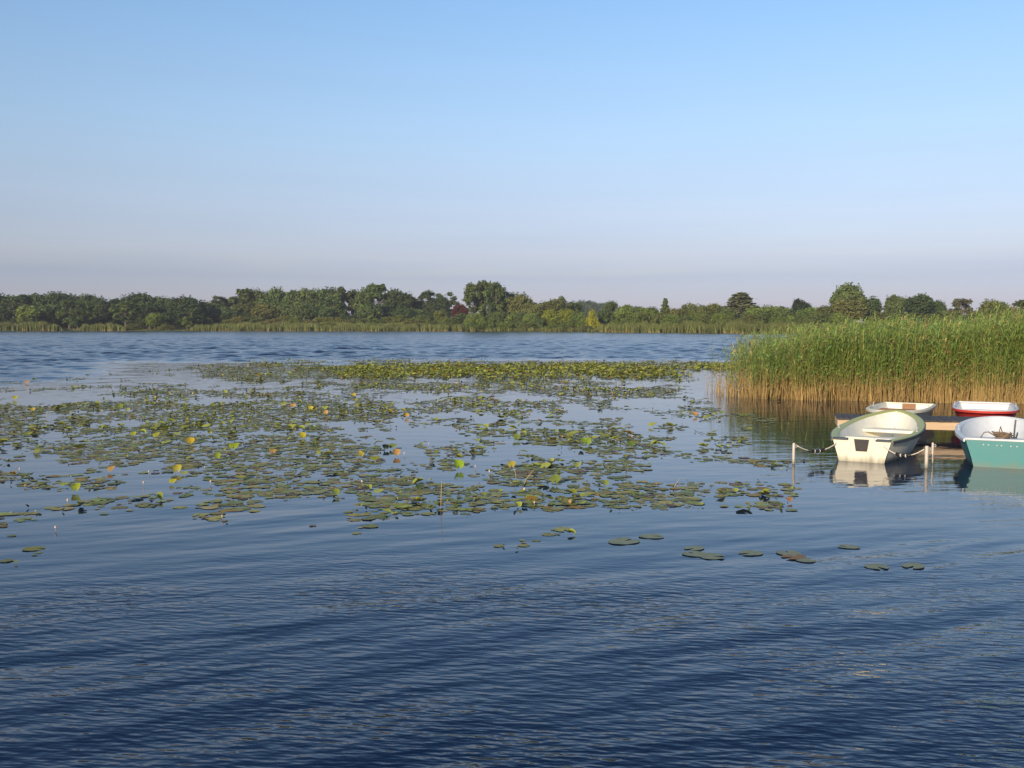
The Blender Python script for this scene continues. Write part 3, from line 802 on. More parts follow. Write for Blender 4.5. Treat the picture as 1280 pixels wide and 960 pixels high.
def density(px, py):
    d = np.zeros_like(px)
    for x0, x1, y0, y1, v in BOXES:
        fx, fy = 22, 3 + (y1 - y0) * .12
        w = sstep(x0 - fx, x0 + fx, px) * (1 - sstep(x1 - fx, x1 + fx, px)) * sstep(y0 - fy, y0 + fy, py) * (1 - sstep(y1 - fy, y1 + fy, py))
        d = np.maximum(d, v * w)
    return d


g = np.random.default_rng(12)
n = 175000
yy = np.sqrt(g.uniform(10.4 ** 2, 74.0 ** 2, n)); xx = yy * g.uniform(-.57, .34, n)
pxx, pyy = project(xx, yy)
dn = density(pxx, pyy)
nz = .5 * fbm(xx * .5, yy * .4, 40, 3) + .5 * fbm(xx * 1.5, yy * .9, 43, 3)
thr = .66 - .34 * dn
keep = (dn > .03) & (nz > thr - .04 + .08 * g.uniform(0, 1, n)) & (g.uniform(0, 1, n) < .30 + .70 * dn)
xx, yy, pxx, pyy, dn = xx[keep], yy[keep], pxx[keep], pyy[keep], dn[keep]
n = len(xx)
Rr = .034 + .084 * g.uniform(0, 1, n) ** 1.7
band = (sstep(380, 460, pxx) * sstep(452, 457, pyy) * (1 - sstep(470, 477, pyy)))          # the raised, crowded far band
patchy = sstep(.50, .62, fbm(xx * .35 + 9, yy * .3, 77))
raised = g.uniform(0, 1, n) < np.maximum(band * .30, .02 + .09 * patchy)
tilt = np.where(raised, g.uniform(.08, .42, n) + band * g.uniform(0, .2, n), 0); taz = g.uniform(0, 6.283, n)
curl = np.where(raised, g.uniform(.0, .7, n), g.uniform(0, .03, n))
zc = .002 + .007 * g.uniform(0, 1, n) + np.where(raised, .015, 0) + band * g.uniform(0, .035, n)
col = np.array([.290, .290, .085]) * g.uniform(.45, 1.25, n)[:, None] * np.stack([g.uniform(.8, 1.35, n), np.ones(n), g.uniform(.7, 1.4, n)], 1)
brt = np.array([.29, .31, .05]) * g.uniform(.7, 1.35, n)[:, None]
k = np.clip(raised * .75 + patchy * .25 + band * .22 + g.normal(0, .1, n), 0, 1)[:, None]
col = col * (1 - k) + brt * k
q = g.uniform(0, 1, n)
col = np.where((q < .030)[:, None], np.array([.42, .25, .03]) * g.uniform(.5, 1.1, n)[:, None], col)
col = np.where((q > .965)[:, None], np.array([.20, .11, .055]) * g.uniform(.5, 1.2, n)[:, None], col)
order = np.argsort(-Rr / yy)
IND = 235
ind, rest = order[:IND], order[IND:]
Vl, Fl = pad_arrays(np.stack([xx, yy, zc], 1)[rest], Rr[rest], g.uniform(0, 6.28, len(rest)), tilt[rest], taz[rest], curl[rest], g)
tag(link('lily_leaves', np_mesh('lily_leaves', Vl, [Fl], M_LILY, np.repeat(col[rest], 13, axis=0), smooth=True)), 'countless green and yellow water lily leaves crowding the lake', 'water lilies', kind='stuff')

# small curled and withered leaves, buds and bits among them
m_ = 11000
pick = g.integers(0, n, m_); f_ = g.uniform(0, 1, m_) < .35 + .65 * np.clip(.35 * patchy[pick] + band[pick] + .25, 0, 1)
pick = pick[f_]; m_ = len(pick)
bx_, by_ = xx[pick] + g.normal(0, .12, m_), yy[pick] + g.normal(0, .15, m_)
bc = np.array([[.26, .26, .05], [.18, .22, .045], [.10, .15, .03], [.42, .26, .09], [.035, .035, .02], [.16, .09, .05], [.50, .42, .08]])[g.choice(7, m_, p=[.30, .26, .14, .07, .12, .06, .05])] * g.uniform(.6, 1.2, m_)[:, None]
Vl, Fl = pad_arrays(np.stack([bx_, by_, np.full(m_, .012)], 1), g.uniform(.022, .058, m_) * np.clip(by_ / 34, .55, 1), g.uniform(0, 6.28, m_), g.uniform(.2, 1.0, m_), g.uniform(0, 6.28, m_), g.uniform(.2, .9, m_), g, 7)
tag(link('withered_leaves', np_mesh('withered_leaves', Vl, [Fl], M_LILY, np.repeat(bc, 8, axis=0), smooth=True)), 'small curled and withered leaf bits scattered through the lily bed', 'leaf litter', kind='stuff')

# the leaves that show largest: each its own thing
def pad_mesh(seed, tl=0.0, cu=.015, el=0.0, az=None):
    gg = np.random.default_rng(seed)
    v, f = pad_arrays(np.zeros((1, 3)), np.array([1.0]), np.array([gg.uniform(0, 6.28) if az is None else az]), np.array([tl]), np.array([0.0]), np.array([cu]), gg, 22, np.array([el]))
    tone = np.repeat(gg.uniform(.85, 1.15, (len(v), 1)), 3, axis=1)
    return np_mesh('lily_pad', v, [f], M_PAD, tone, smooth=True)


flat_p = [pad_mesh(500 + i, 0, .012, .12 * (i % 3)) for i in range(7)]
up_p = [pad_mesh(600 + i, .30 + .11 * i, .25 + .1 * i, 0, math.pi) for i in range(4)]
low_p = [pad_mesh(640 + i, .06 + .045 * i, .04 + .05 * i) for i in range(4)]
for i in ind:
    px_, py_ = pxx[i], pyy[i]
    if py_ > 642: lab, gp = 'flat lily pad floating loose on open water in front of the lily bed', 'loose lily pads before the bed'
    elif px_ > 800: lab, gp = 'flat lily pad in the thin drift trailing right from the front of the bed', 'lily pads of the trailing drift'
    elif px_ > 430: lab, gp = 'lily pad in the crowded front patch of the bed below centre', 'lily pads of the crowded front patch'
    else: lab, gp = 'lily pad in the scattered front left part of the bed', 'lily pads of the scattered left front'
    o = link('lily_pad', random.choice(low_p if raised[i] else flat_p))
    o.location = (xx[i], yy[i], zc[i]); o.rotation_euler = (0, 0, random.uniform(0, 6.28)); o.scale = (Rr[i],) * 3
    o.color = (*col[i], 1)
    tag(o, lab, 'lily pad', gp)

YL, GN, ORG, DKG, GRY = (.38, .32, .05), (.19, .23, .045), (.42, .24, .07), (.06, .09, .03), (.22, .24, .14)
# px, py of the lower edge, width in px, colour, kind (f flat, u upright facing the light), label
SPECIAL = [
    (868, 693, 34, GRY, 'f', 'round grey-green pad, leftmost of the nearest pair overlapping on open water'), (890, 696, 38, GRY, 'f', 'wide grey-green pad, right one of the nearest overlapping pair'),
    (868, 686, 26, GRY, 'f', 'smaller pad touching the back of the nearest overlapping pair'), (938, 692, 32, GRY, 'f', 'single oval pad alone between the nearest pair and the browned pad'),
    (986, 692, 34, GRY, 'f', 'grey-green pad beside a browned one, right of the single oval pad'), (992, 697, 30, (.24, .13, .05), 'f', 'browned orange pad half under a grey-green one in the foreground'),
    (1008, 701, 26, GRY, 'f', 'grey-green pad just right of the browned foreground pad'), (1060, 684, 26, GRY, 'f', 'faint lone pad farther back at right, below the mooring posts'), (1096, 709, 34, GRY, 'f', 'nearest pad toward the right, low in the water'),
    (1142, 708, 30, GRY, 'f', 'last pad on the right, partly awash'), (815, 671, 30, GRY, 'f', 'pad with a dark notch, lone before the bed left of the nearest pair'), (780, 677, 40, GRY, 'f', 'wide pad lying left of the dark-notched lone pad'),
    (572, 588, 19, (.24, .34, .02), 'u', 'big bright green leaf standing upright with its reflection, centre of the bed'), (640, 586, 15, YL, 'u', 'yellow curled leaf on a bent pale stalk, right of the big upright leaf'),
    (695, 606, 20, GN, 'u', 'bright green leaf tilted up in the crowded front patch'), (732, 557, 20, (.24, .33, .03), 'u', 'light green folded leaf standing up at the right of the bed'), (789, 559, 15, (.13, .18, .03), 'u', 'cupped dark-backed leaf at the right end of the bed'),
    (757, 609, 12, GN, 'u', 'small green leaf tilted at the right edge of the crowded front patch'), (524, 613, 13, DKG, 'u', 'dark green curled leaf at the left of the crowded front patch'), (491, 562, 14, GN, 'u', 'green leaf standing beside a dark one left of centre'),
    (481, 563, 12, (.02, .03, .012), 'u', 'almost black folded leaf left of a standing green one'), (495, 571, 14, ORG, 'u', 'orange crumpled leaf below the standing green one'), (450, 572, 12, YL, 'u', 'yellow leaf left of the orange crumpled one'),
    (93, 616, 17, (.26, .30, .03), 'u', 'round green leaf standing up alone at the far left front'), (215, 606, 13, (.40, .38, .03), 'u', 'round yellow leaf standing up in the left front'), (220, 592, 16, YL, 'u', 'yellow-green curled leaf behind the round yellow one'),
    (138, 591, 13, ORG, 'u', 'orange-yellow curled leaf at the left front'), (418, 621, 15, GN, 'u', 'round green leaf standing up at the left of the crowded front patch'), (270, 575, 13, (.22, .27, .03), 'u', 'small round bright leaf left of centre, under a wider one'),
    (291, 563, 18, (.28, .33, .03), 'u', 'wide light green leaf tilted up left of centre'), (236, 556, 15, (.48, .33, .03), 'u', 'yellow-orange flat-topped leaf in the left of the bed'), (376, 549, 14, (.42, .35, .03), 'u', 'round golden leaf standing up before open water left of centre'),
    (166, 546, 10, (.34, .33, .03), 'u', 'small yellow leaf standing up near the left end of the bed'), (195, 548, 12, (.32, .31, .04), 'u', 'pale yellow leaf beside the small one near the left end'), (340, 568, 12, ORG, 'u', 'orange leaf in front of the golden round leaf'),
    (441, 496, 9, (.55, .42, .03), 'u', 'bright yellow leaf alone in the middle distance'), (508, 522, 8, (.50, .30, .03), 'u', 'orange-yellow small leaf standing in open water at centre'), (407, 519, 9, (.52, .30, .10), 'u', 'pinkish-orange leaf in the middle distance'),
    (365, 510, 11, (.52, .30, .10), 'u', 'pink-orange crumpled leaf on the middle left'), (388, 513, 9, (.55, .45, .05), 'u', 'yellow small leaf beside the pink-orange crumpled one'), (449, 570, 9, ORG, 'u', 'tiny orange leaf touching the yellow one left of centre'),
    (646, 521, 9, GN, 'u', 'small round green leaf in open water right of centre'), (868, 521, 10, (.50, .24, .04), 'u', 'orange leaf alone near the reeds'), (902, 518, 8, GN, 'u', 'small green leaf floating alone before the reeds'),
    (987, 629, 12, (.36, .17, .07), 'u', 'rust-orange crumpled leaf near the left mooring post'), (935, 634, 9, (.22, .18, .03), 'u', 'small brown-yellow leaf in the trailing drift'), (646, 551, 14, GN, 'u', 'green leaf tilted up in the band right of centre'),
    (703, 543, 13, DKG, 'u', 'dark green round leaf left of an orange streak of leaves'), (33, 480, 9, (.50, .28, .12), 'u', 'orange leaf alone on open water at the far left'), (18, 500, 9, (.38, .36, .03), 'u', 'yellow leaf alone low on the far left'),
    (39, 515, 9, (.46, .33, .06), 'u', 'yellow-orange leaf at the left edge, behind the bed'), (148, 512, 12, GN, 'u', 'green raised leaf near the left end of the middle row'), (1062, 606, 10, DKG, 'f', 'tiny dark pad by the reflection of the white boat'),
]
for px_, py_, w_, c_, kd, lab in SPECIAL:
    p = at(px_, py_)
    r_ = w_ * p.y / F_PX / 2 * (.88 if kd == 'f' else .84)
    o = link('lily_pad', random.choice(flat_p) if kd == 'f' else up_p[random.choice((1, 2, 2, 3))])
    o.location = (p.x, p.y, .008 if kd == 'f' else .02)
    # an upright leaf hinges at its near edge, its face to the lower sun side
    o.rotation_euler = (0, 0, random.uniform(0, 6.28) if kd == 'f' else math.pi / 2 + random.uniform(-.3, .5))
    o.scale = (r_, r_, r_ if kd == 'f' else r_ * 1.1)
    if kd == 'u': o.location.y += r_ * .9
    o.color = (*c_, 1)
    tag(o, lab, 'lily pad', 'single standing lily leaves' if kd == 'u' else 'foreground lily pads')
M_STALK = paint('dry_stalk', (.42, .32, .20), .7, .3, 20)
for (x0, y0, x1, y1, lab) in ((551, 636, 552, 601, 'thin dry stalk standing upright with its reflection, left of the crowded patch'), (652, 608, 668, 586, 'dry stalk leaning right out of the crowded front patch'),
                              (646, 599, 641, 580, 'pale bent stalk below the yellow curled leaf'), (841, 610, 851, 598, 'short pale stalk sticking out at the right of the front patch'), (57, 514, 58, 525, 'short upright stalk at the left end of the bed')):
    p = at(x0, y0) if y0 > y1 else at(x1, y1)
    dz = abs(y0 - y1) * p.y / F_PX; dx = (x1 - x0) * p.y / F_PX
    bm = bmesh.new(); add_tube(bm, [(0, 0, -.06), (dx * .4, .01, dz * .45), (dx, .02, dz)], [.006, .0055, .004], 6)
    o = from_bm('dry_stalk', bm, M_STALK, None, True); o.location = (p.x, p.y, 0)
    tag(o, lab, 'stalk')
M_BUD = paint('lily_bud', (.62, .45, .36), .6, .3, 30)
bm = bmesh.new(); add_tube(bm, [(0, 0, -.05), (.004, 0, .03), (.01, 0, .075)], [.006, .006, .005], 6); stalk_me = bpy.data.meshes.new('stalk'); bm.to_mesh(stalk_me); bm.free(); stalk_me.materials.append(M_STALK)
bm = bmesh.new(); add_tube(bm, [(.01, 0, .065), (.012, 0, .085), (.014, 0, .115), (.016, 0, .14)], [.01, .026, .022, .004], 8); bud_me = bpy.data.meshes.new('bud'); bm.to_mesh(bud_me); bm.free(); bud_me.materials.append(M_BUD)
for px_, py_ in ((24, 590), (186, 593), (180, 607), (263, 606), (256, 586), (84, 630), (70, 664), (278, 649), (453, 606), (594, 586), (612, 593), (668, 632), (655, 616), (505, 570), (790, 548), (706, 513), (730, 511), (536, 557)):
    p = at(px_, py_)
    t = empty('lily_bud', (p.x, p.y, 0), random.uniform(0, 6.28)); s_ = random.uniform(.38, .6); t.scale = (s_, s_, s_)
    link('stalk', stalk_me, t); link('bud', bud_me, t)
    tag(t, 'small pinkish closed lily bud on a short stalk above the water', 'lily bud', 'closed lily buds')

# ---------------------------------------------------------------- boats
M_CREAM = paint('cream_gelcoat', (.76, .70, .53), .35, .28, 5, stain=.75)
M_CREAM_IN = paint('cream_liner', (.80, .76, .62), .5, .30, 6)
M_OLIVE = paint('olive_gunwale', (.40, .41, .10), .4, .3, 8)
M_RUBBER = paint('grey_rubbing_strake', (.045, .055, .065), .5, .3, 10)
M_PAD_B = paint('dark_motor_pad', (.035, .03, .028), .7, .2, 20)
M_TEAL = paint('teal_paint', (.028, .20, .195), .4, .5, 2.5, dirt=(.22, .30, .26), stain=.55)
M_GREYW = paint('grey_white_gelcoat', (.62, .64, .64), .4, .3, 6)
M_WHITE = paint('white_plank', (.78, .74, .64), .5, .25, 8)
M_RED = paint('red_paint', (.52, .035, .025), .35, .25, 5, stain=.6)
M_BROWN = wood('brown_seat', (.30, .15, .07))
M_METAL = paint('galvanised_metal', (.55, .55, .53), .4, .25, 15)
M_ROPE = paint('pale_rope', (.66, .60, .48), .85, .4, 60, bump=.5)
M_BLACK = paint('black_rubber', (.012, .012, .013), .6, .1, 20)


def boat(loc, heading, L, hs, hb, blunt, sheer, m_out, m_gun, m_in, m_strake, label, thwarts, m_seat, fl=.09, name='rowing_boat', notch=False, pad_inside=None):
    """local axes: stern on the origin, bow along +y, waterline z = 0"""
    root = empty(name, (loc[0], loc[1], 0), -R(heading))
    tag(root, label, 'boat', 'moored rowing boats')
    tm = .42
    def half(t):
        if t < tm: return hs + (hb - hs) * math.sin(math.pi / 2 * t / tm)
        q = (t - tm) / (1 - tm)
        return hb * (1 - q ** blunt[0]) ** blunt[1]
    def sh(t): return sheer[0] + (sheer[1] - sheer[0]) * t ** 2.2
    ts = [1 - (1 - i / 22) ** 1.7 for i in range(23)]
    side = [(-half(t), t * L, sh(t)) for t in ts]
    out = [Vector(p) for p in side] + [Vector((-p[0], p[1], p[2])) for p in side[-2::-1]]
    m = len(out)
    nrm = []
    for i in range(m):
        t = out[min(i + 1, m - 1)] - out[max(i - 1, 0)]; t.z = 0; t.normalize()
        nrm.append(Vector((-t.y, t.x, 0)))            # points outboard
    nrm[0] = Vector((-1, 0, 0)); nrm[-1] = Vector((1, 0, 0))

    def off(i, d, z):
        p = out[i] + nrm[i] * d
        return Vector((p.x, p.y, z))
    tt = [min(1, p.y / L) for p in out]
    # outer shell: sheer -> two strakes -> chine -> keel
    bm = bmesh.new(); rows = []
    for i, p in enumerate(out):
        t = tt[i]; rk = .42 * t ** 3
        kz = -.14 + .16 * t ** 3
        cz = -.03 + .10 * t ** 3
        ch = .77 - .16 * t ** 3
        lv = []
        for a in (0, .30, .62, 1.0):
            z = p.z - .02 + (cz - p.z + .02) * a
            k = 1 - (1 - ch) * a ** 1.25
            lv.append(bm.verts.new((p.x * k, p.y - rk * a, z)))
        lv.append(bm.verts.new((p.x * ch * .45, p.y - rk * 1.15, (cz + kz * 1.4) / 2.4)))
        lv.append(bm.verts.new((0, p.y - rk * 1.3, kz)))
        rows.append(lv)
    for r0, r1 in zip(rows, rows[1:]):
        for k in range(5):
            try: bm.faces.new((r0[k], r1[k], r1[k + 1], r0[k + 1]))
            except ValueError: pass
    bmesh.ops.remove_doubles(bm, verts=bm.verts[:], dist=.0008)
    from_bm('hull', bm, m_out, root, True)
    # transom plate
    bm = bmesh.new()
    prof = [(-hs, sheer[0] - .02), (-hs * .92, sheer[0] * .62), (-hs * .84, sheer[0] * .3), (-hs * .77, -.03), (0, -.14), (hs * .77, -.03), (hs * .84, sheer[0] * .3), (hs * .92, sheer[0] * .62), (hs, sheer[0] - .02)]
    if notch: prof += [(.24, sheer[0] - .02), (.21, sheer[0] + .045), (-.21, sheer[0] + .045), (-.24, sheer[0] - .02)]
    a = [bm.verts.new((x * 1.003, -.012, z)) for x, z in prof]; b = [bm.verts.new((x * .985, .05, z)) for x, z in prof]
    bm.faces.new(a); bm.faces.new(b[::-1])
    for i in range(len(prof)): bm.faces.new((a[i], b[i], b[(i + 1) % len(prof)], a[(i + 1) % len(prof)]))
    tr = from_bm('transom', bm, m_out, root)
    bm = bmesh.new()                                      # inside face of the stern
    q_ = [(x * .90, z) for x, z in ((-hs, sheer[0] - .03), (-hs * .84, sheer[0] * .3), (-hs * .78, .05), (hs * .78, .05), (hs * .84, sheer[0] * .3), (hs, sheer[0] - .03))]
    a = [bm.verts.new((x, .052, z)) for x, z in q_]; b = [bm.verts.new((x, .064, z)) for x, z in q_]
    bm.faces.new(a); bm.faces.new(b[::-1])
    for i in range(6): bm.faces.new((a[i], b[i], b[(i + 1) % 6], a[(i + 1) % 6]))
    from_bm('stern_panel', bm, m_in, root)
    if notch:
        bm = bmesh.new()
        pts = [(-.135, sheer[0] + .005), (-.10, sheer[0] - .215), (.10, sheer[0] - .215), (.135, sheer[0] + .005)]
        a = [bm.verts.new((x, -.034, z)) for x, z in pts]; b = [bm.verts.new((x, -.010, z)) for x, z in pts]
        bm.faces.new(a); bm.faces.new(b[::-1])
        for i in range(4): bm.faces.new((a[i], b[i], b[(i + 1) % 4], a[(i + 1) % 4]))
        from_bm('motor_pad', bm, M_PAD_B, tr)
    # liner: inner walls and floor
    bm = bmesh.new(); rows = []
    for i, p in enumerate(out):
        t = tt[i]
        d = fl + .005; rk = .42 * t ** 3; ch = .77 - .16 * t ** 3; cz = -.03 + .10 * t ** 3
        r = [bm.verts.new(off(i, -d, p.z - .015))]
        for z, e in ((p.z * .72, .012), (p.z * .42, .03), (max(.06, cz + .07), .07)):
            a_ = (p.z - .02 - z) / (p.z - .02 - cz); q = off(i, -d - e, z); k = 1 - (1 - ch) * a_ ** 1.25
            r.append(bm.verts.new((q.x * k, q.y - rk * a_ * 1.1, z)))
        rows.append(r)
    for r0, r1 in zip(rows, rows[1:]):
        for k in range(3): bm.faces.new((r0[k], r0[k + 1], r1[k + 1], r1[k]))
    for i in range((m - 1) // 2):
        j = m - 1 - i
        bm.faces.new((rows[i][3], rows[j][3], rows[j - 1][3], rows[i + 1][3])) if i + 1 != j - 1 else bm.faces.new((rows[i][3], rows[j][3], rows[i + 1][3]))
    for v in bm.verts:                                   # keep the liner clear of the transom plate
        if v.co.y < .068: v.co.y = .068
    bmesh.ops.remove_doubles(bm, verts=bm.verts[:], dist=.0008)
    from_bm('liner', bm, m_in, root, True)
    # gunwale: a broad rolled rim, and the rubbing strake outside it
    def rim(nm, prof, mat, par, i0=0, i1=m):
        bm = bmesh.new(); rg = []
        for i in range(i0, i1):
            rg.append([bm.verts.new(off(i, d, out[i].z + z)) for d, z in prof])
        kk = len(prof)
        for r0, r1 in zip(rg, rg[1:]):
            for k in range(kk): bm.faces.new((r0[k], r0[(k + 1) % kk], r1[(k + 1) % kk], r1[k]))
        bm.faces.new(rg[0]); bm.faces.new(rg[-1][::-1])
        return from_bm(nm, bm, mat, par, False)
    gw = rim('gunwale', [(.018, -.03), (.020, .006), (0, .018), (-fl * .6, .016), (-fl, -.006), (-fl, -.05)], m_gun, root)
    rim('rubbing_strake', [(.016, -.065), (.040, -.058), (.042, -.006), (.019, -.002)], m_strake, gw)
    bm = bmesh.new()                                      # rim across the transom
    if notch:
        for s in (-1, 1):
            b2 = bmesh.new(); add_box(b2, (s * (hs + .26) / 2, .018, sheer[0] - .002), (hs - .24, .10, .04)); bevel_all(b2, .008)
            from_bm('transom_rim', b2, m_strake, root)
    else:
        add_box(bm, (0, .02, sheer[0] - .002), (2 * hs + .02, .09, .04))
        bevel_all(bm, .008)
        from_bm('transom_rim', bm, m_gun, root)
    for (y0, y1, z, th) in thwarts:
        t = (y0 + y1) / 2 / L
        w0, w1 = half(y0 / L) - fl - .07, half(y1 / L) - fl - .07
        bm = bmesh.new()
        c = [(-w0, y0), (w0, y0), (w1, y1), (-w1, y1)]
        a = [bm.verts.new((x, y, z)) for x, y in c]; b = [bm.verts.new((x, y, z - th)) for x, y in c]
        bm.faces.new(a); bm.faces.new(b[::-1])
        for i in range(4): bm.faces.new((a[i], b[i], b[(i + 1) % 4], a[(i + 1) % 4]))
        bevel_all(bm, .012)
        from_bm('thwart', bm, m_seat, root)
    for s in (-1, 1):                                     # rowlocks
        t = .40; bm = bmesh.new()
        x, y, z = s * (half(t) - fl * .4), t * L, sh(t)
        add_tube(bm, [(x, y, z), (x, y, z + .03)], .012, 8)
        add_tube(bm, [(x, y - .035, z + .095), (x, y - .035, z + .05), (x, y, z + .028), (x, y + .035, z + .05), (x, y + .035, z + .095)], .008, 6)
        add_box(bm, (x, y, z + .02), (.035, .09, .014))
        from_bm('rowlock', bm, M_METAL, root)
    if pad_inside is not None:
        bm = bmesh.new(); add_box(bm, (0, .085, sheer[0] - .10), (.34, .03, .20)); bevel_all(bm, .006)
        from_bm('transom_board', bm, pad_inside, root)
    return root


white = boat((6.52, 18.45), 30, 4.0, .52, .79, (2.3, .62), (.42, .66), M_CREAM, M_OLIVE, M_CREAM_IN, M_RUBBER,
             'cream rowing boat with olive green rim and dark motor pad, stern to the viewer', [(.06, .42, .30, .30), (1.45, 1.75, .30, .26), (2.75, 3.2, .34, .06)], M_CREAM_IN, fl=.12, notch=True)
bm = bmesh.new(); add_tube(bm, [(0, 3.45, .34), (0, 3.43, .34)], .03, 10); from_bm('bow_drain', bm, M_METAL, white)
teal = boat((8.80, 17.68), 25, 3.45, .63, .80, (2.9, .55), (.50, .62), M_TEAL, M_GREYW, M_GREYW, M_GREYW,
            'teal-hulled rowing boat with grey-white inside and a rope heap, cut by the right edge', [(.42, .70, .40, .05), (1.5, 1.8, .36, .05)], M_WHITE, fl=.07)
for i, (xx_, zz_) in enumerate(((-.34, .405), (-.26, .40), (-.12, .40), (-.05, .40), (.1, .395), (.2, .395))):  # row of small white dots across the outer face of the transom
    bm = bmesh.new(); bmesh.ops.create_uvsphere(bm, u_segments=8, v_segments=5, radius=.012, matrix=Matrix.Translation((xx_, -.014, zz_)))
    from_bm('white_dot', bm, M_WHITE, teal)
cream = boat((10.72, 26.75), 211, 3.3, .64, .70, (2.4, .60), (.42, .46), M_CREAM, M_CREAM, M_CREAM_IN, M_CREAM,
             'cream rowing boat moored behind the jetty with a brown board in its stern', [(.9, 1.2, .34, .05), (2.2, 2.5, .34, .05)], M_BROWN, fl=.06, pad_inside=M_BROWN)
red = boat((12.72, 26.7), 205, 2.95, .66, .74, (4.2, .42), (.45, .46), M_RED, M_GREYW, M_GREYW, M_RED,
           'red-hulled rowing boat with white inside moored behind the jetty', [(1.0, 1.3, .34, .05)], M_WHITE, fl=.06)
# coil of rope and folding anchor lying in the teal boat
bm = bmesh.new(); pts = []
for k in range(150):
    a = k * .36; r = .10 + .05 * math.sin(k * .7) + .02 * math.sin(k * 1.9)
    pts.append((r * math.cos(a) * 1.3, r * math.sin(a), .02 + .10 * (k / 150) + .02 * math.sin(k * 1.3)))
add_tube(bm, pts, .012, 5)
add_tube(bm, [(-.12, 0, .05), (-.26, .02, .14), (-.34, .03, .13), (-.42, .02, .02), (-.46, 0, -.02)], .012, 6)
add_tube(bm, [(.02, .02, .1), (-.03, .03, .24), (-.05, .02, .16), (.0, 0, .05)], .012, 6)
rp = from_bm('rope_heap', bm, paint('brown_rope', (.22, .15, .09), .9, .4, 40), None, True)
tloc = teal.matrix_basis @ Vector((.0, 1.62, .345)); rp.location = tloc
tag(rp, 'tangled brown rope heaped on the seat of the teal boat', 'rope')
an = empty('boat_anchor', teal.matrix_basis @ Vector((.20, 1.66, .345)))
bm = bmesh.new(); add_tube(bm, [(0, 0, 0), (.01, 0, .20), (.03, .01, .38)], .016, 8); from_bm('shank', bm, M_RUBBER, an)
for k in range(4):
    bm = bmesh.new(); a = k * math.pi / 2 + .4
    add_tube(bm, [(0, 0, .03), (.06 * math.cos(a), .06 * math.sin(a), .04), (.09 * math.cos(a), .09 * math.sin(a), .14)], [.013, .013, .008], 6); from_bm('fluke', bm, M_RUBBER, an)
tag(an, 'dark folding anchor standing beside the rope heap in the teal boat', 'anchor')

# ---------------------------------------------------------------- jetty
JA = Vector((7.42, 22.62, 0)); JD = Vector((.966, -.259, 0)); JD.normalize()
JA_ROT = math.atan2(JD.y, JD.x)
jet = empty('jetty', JA, JA_ROT)
tag(jet, 'low wooden jetty with dark planks and pale side beam behind the boats', 'jetty')
M_PLANK = wood('dark_planks', (.075, .068, .066), .85, 'Y')
M_BEAM = wood('pale_beam', (.52, .37, .22), .7, 'X', .75)
M_POSTW = wood('jetty_post_wood', (.16, .12, .08), .85, 'Y')
LJ, WJ, ZJ = 9.5, 1.15, .405
pm = []
for s in range(3):
    bm = bmesh.new(); add_box(bm, (0, 0, 0), (.132, WJ + .06, .034)); bevel_all(bm, .004)
    me = bpy.data.meshes.new('plank'); bm.to_mesh(me); bm.free(); me.materials.append(M_PLANK); pm.append(me)
for i in range(int(LJ / .142)):
    o = link('plank', pm[i % 3], jet)
    o.location = (.07 + i * .142, WJ / 2 + random.uniform(-.012, .012), ZJ + random.uniform(-.003, .004))
    o.rotation_euler = (0, random.uniform(-.008, .008), random.uniform(-.006, .006))
for nm, yy_ in (('front_beam', .03), ('back_beam', WJ - .03)):
    bm = bmesh.new(); add_box(bm, (LJ / 2, yy_, ZJ - .11), (LJ - .02, .055, .178)); bevel_all(bm, .005)
    from_bm(nm, bm, M_BEAM, jet)
bm = bmesh.new(); add_box(bm, (.035, WJ / 2, ZJ - .11), (.05, WJ - .13, .176)); bevel_all(bm, .005); from_bm('end_beam', bm, M_BEAM, jet)
for i, xx_ in enumerate((.5, 3.4, 6.3, 9.0)):
    for yy_ in (.13, WJ - .13):
        bm = bmesh.new(); add_tube(bm, [(xx_, yy_, -.8), (xx_, yy_, ZJ - .02)], .06, 12); from_bm('post', bm, M_POSTW, jet, True)

# mooring posts standing in the water
M_PIPE = paint('weathered_pipe', (.60, .52, .42), .5, .5, 14, stain=.9)
def mooring_post(px, py, top, wpx, label):
    p = at(px, py); h = (py - top) * p.y / F_PX; r = wpx * p.y / F_PX / 2
    t = empty('mooring_post', (p.x, p.y, 0))
    bm = bmesh.new(); add_tube(bm, [(.004, 0, -.6), (0, 0, 0), (-.004, 0, h * .5), (0, .004, h - .012), (0, .004, h)], [r, r, r * .98, r, r * .8], 12); from_bm('pipe', bm, M_PIPE, t, True)
    bm = bmesh.new()
    add_tube(bm, [(r, 0, h - .05), (r + .025, 0, h - .03), (r + .04, 0, h - .055), (r + .02, 0, h - .08), (r, 0, h - .07)], .006, 6); from_bm('ring', bm, M_METAL, t)
    tag(t, label, 'post', 'mooring posts')
    return p, h
pl, hl = mooring_post(992, 580, 553.5, 3.5, 'slim mooring post left of the cream boat with the olive rim')
pr, hr = mooring_post(1158, 585, 557, 4.4, 'thicker mooring post right of the cream boat with the olive rim')
mooring_post(1165.5, 579, 553, 2.8, 'thin mooring post just behind the thicker right one')


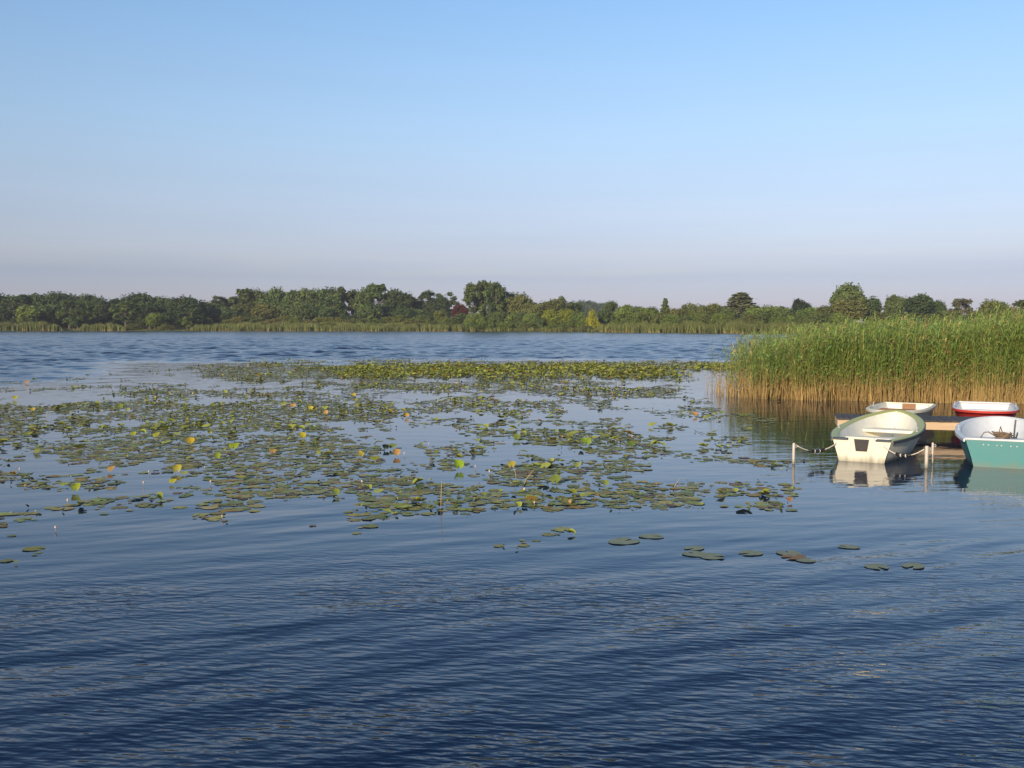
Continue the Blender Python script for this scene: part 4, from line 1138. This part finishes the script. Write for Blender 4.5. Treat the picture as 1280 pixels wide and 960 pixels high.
def mooring_line(A, B, sag, s0, s1, label):
    root = empty('mooring_line', A)
    A, B = Vector(A), Vector(B)
    P = [(B - A) * (k / 16) + Vector((0, 0, -sag * 4 * (k / 16) * (1 - k / 16))) for k in range(17)]
    i0, i1 = int(s0 * 16), int(s1 * 16)
    for seg in (P[:i0 + 1], P[i1:]):
        bm = bmesh.new(); add_tube(bm, seg, .010, 7); from_bm('rope', bm, M_ROPE, root, True)
    bm = bmesh.new(); add_tube(bm, P[i0:i1 + 1], .032, 10); sn = from_bm('snubber', bm, M_BLACK, root, True)
    q = (P[i0] + P[i1]) / 2
    for k in (-1, 1):
        c = P[(i0 + i1) // 2] + (P[i1] - P[i0]) * .17 * k
        d = (P[i1] - P[i0]).normalized()
        bm = bmesh.new(); add_tube(bm, [c - d * .010, c + d * .010], .0345, 10); from_bm('wrap', bm, M_ROPE, sn, True)
    tag(root, label, 'rope', 'mooring lines')


wm = white.matrix_basis
mooring_line((pl.x + .06, pl.y, hl - .05), wm @ Vector((-.46, -.03, .32)), .12, .36, .72, 'pale mooring line with black snubber from the slim left post to the stern')
mooring_line(wm @ Vector((.40, -.03, .32)), (pr.x - .05, pr.y, hr - .06), .14, .36, .70, 'pale mooring line with black snubber from the stern to the thicker right post')
for sx in (-.46, .40):
    bm = bmesh.new(); add_tube(bm, [(sx, -.01, .35), (sx, -.035, .345), (sx, -.04, .32), (sx, -.01, .31)], .008, 6); from_bm('eye_bolt', bm, M_METAL, white)

# ---------------------------------------------------------------- the air over the lake
bm = bmesh.new(); add_box(bm, (0, 520, 13.7), (3400, 1700, 30.6))
hz = from_bm('haze', bm, bpy.data.materials.new('haze'))
hm = hz.data.materials[0]; hm.use_nodes = True
hn = hm.node_tree; hn.nodes.remove(hn.nodes['Principled BSDF'])
pv = hn.nodes.new('ShaderNodeVolumePrincipled')
pv.inputs['Color'].default_value = (.86, .88, 1.0, 1)
pv.inputs['Density'].default_value = 0.0002
hn.links.new(pv.outputs[0], hn.nodes['Material Output'].inputs['Volume'])
tag(hz, 'thin pale morning haze over the whole lake', 'haze', kind='stuff')
print('TRIS', sum(len(m.loop_triangles) or len(m.polygons) for m in bpy.data.meshes), 'lilies', len(rest), 'reeds')
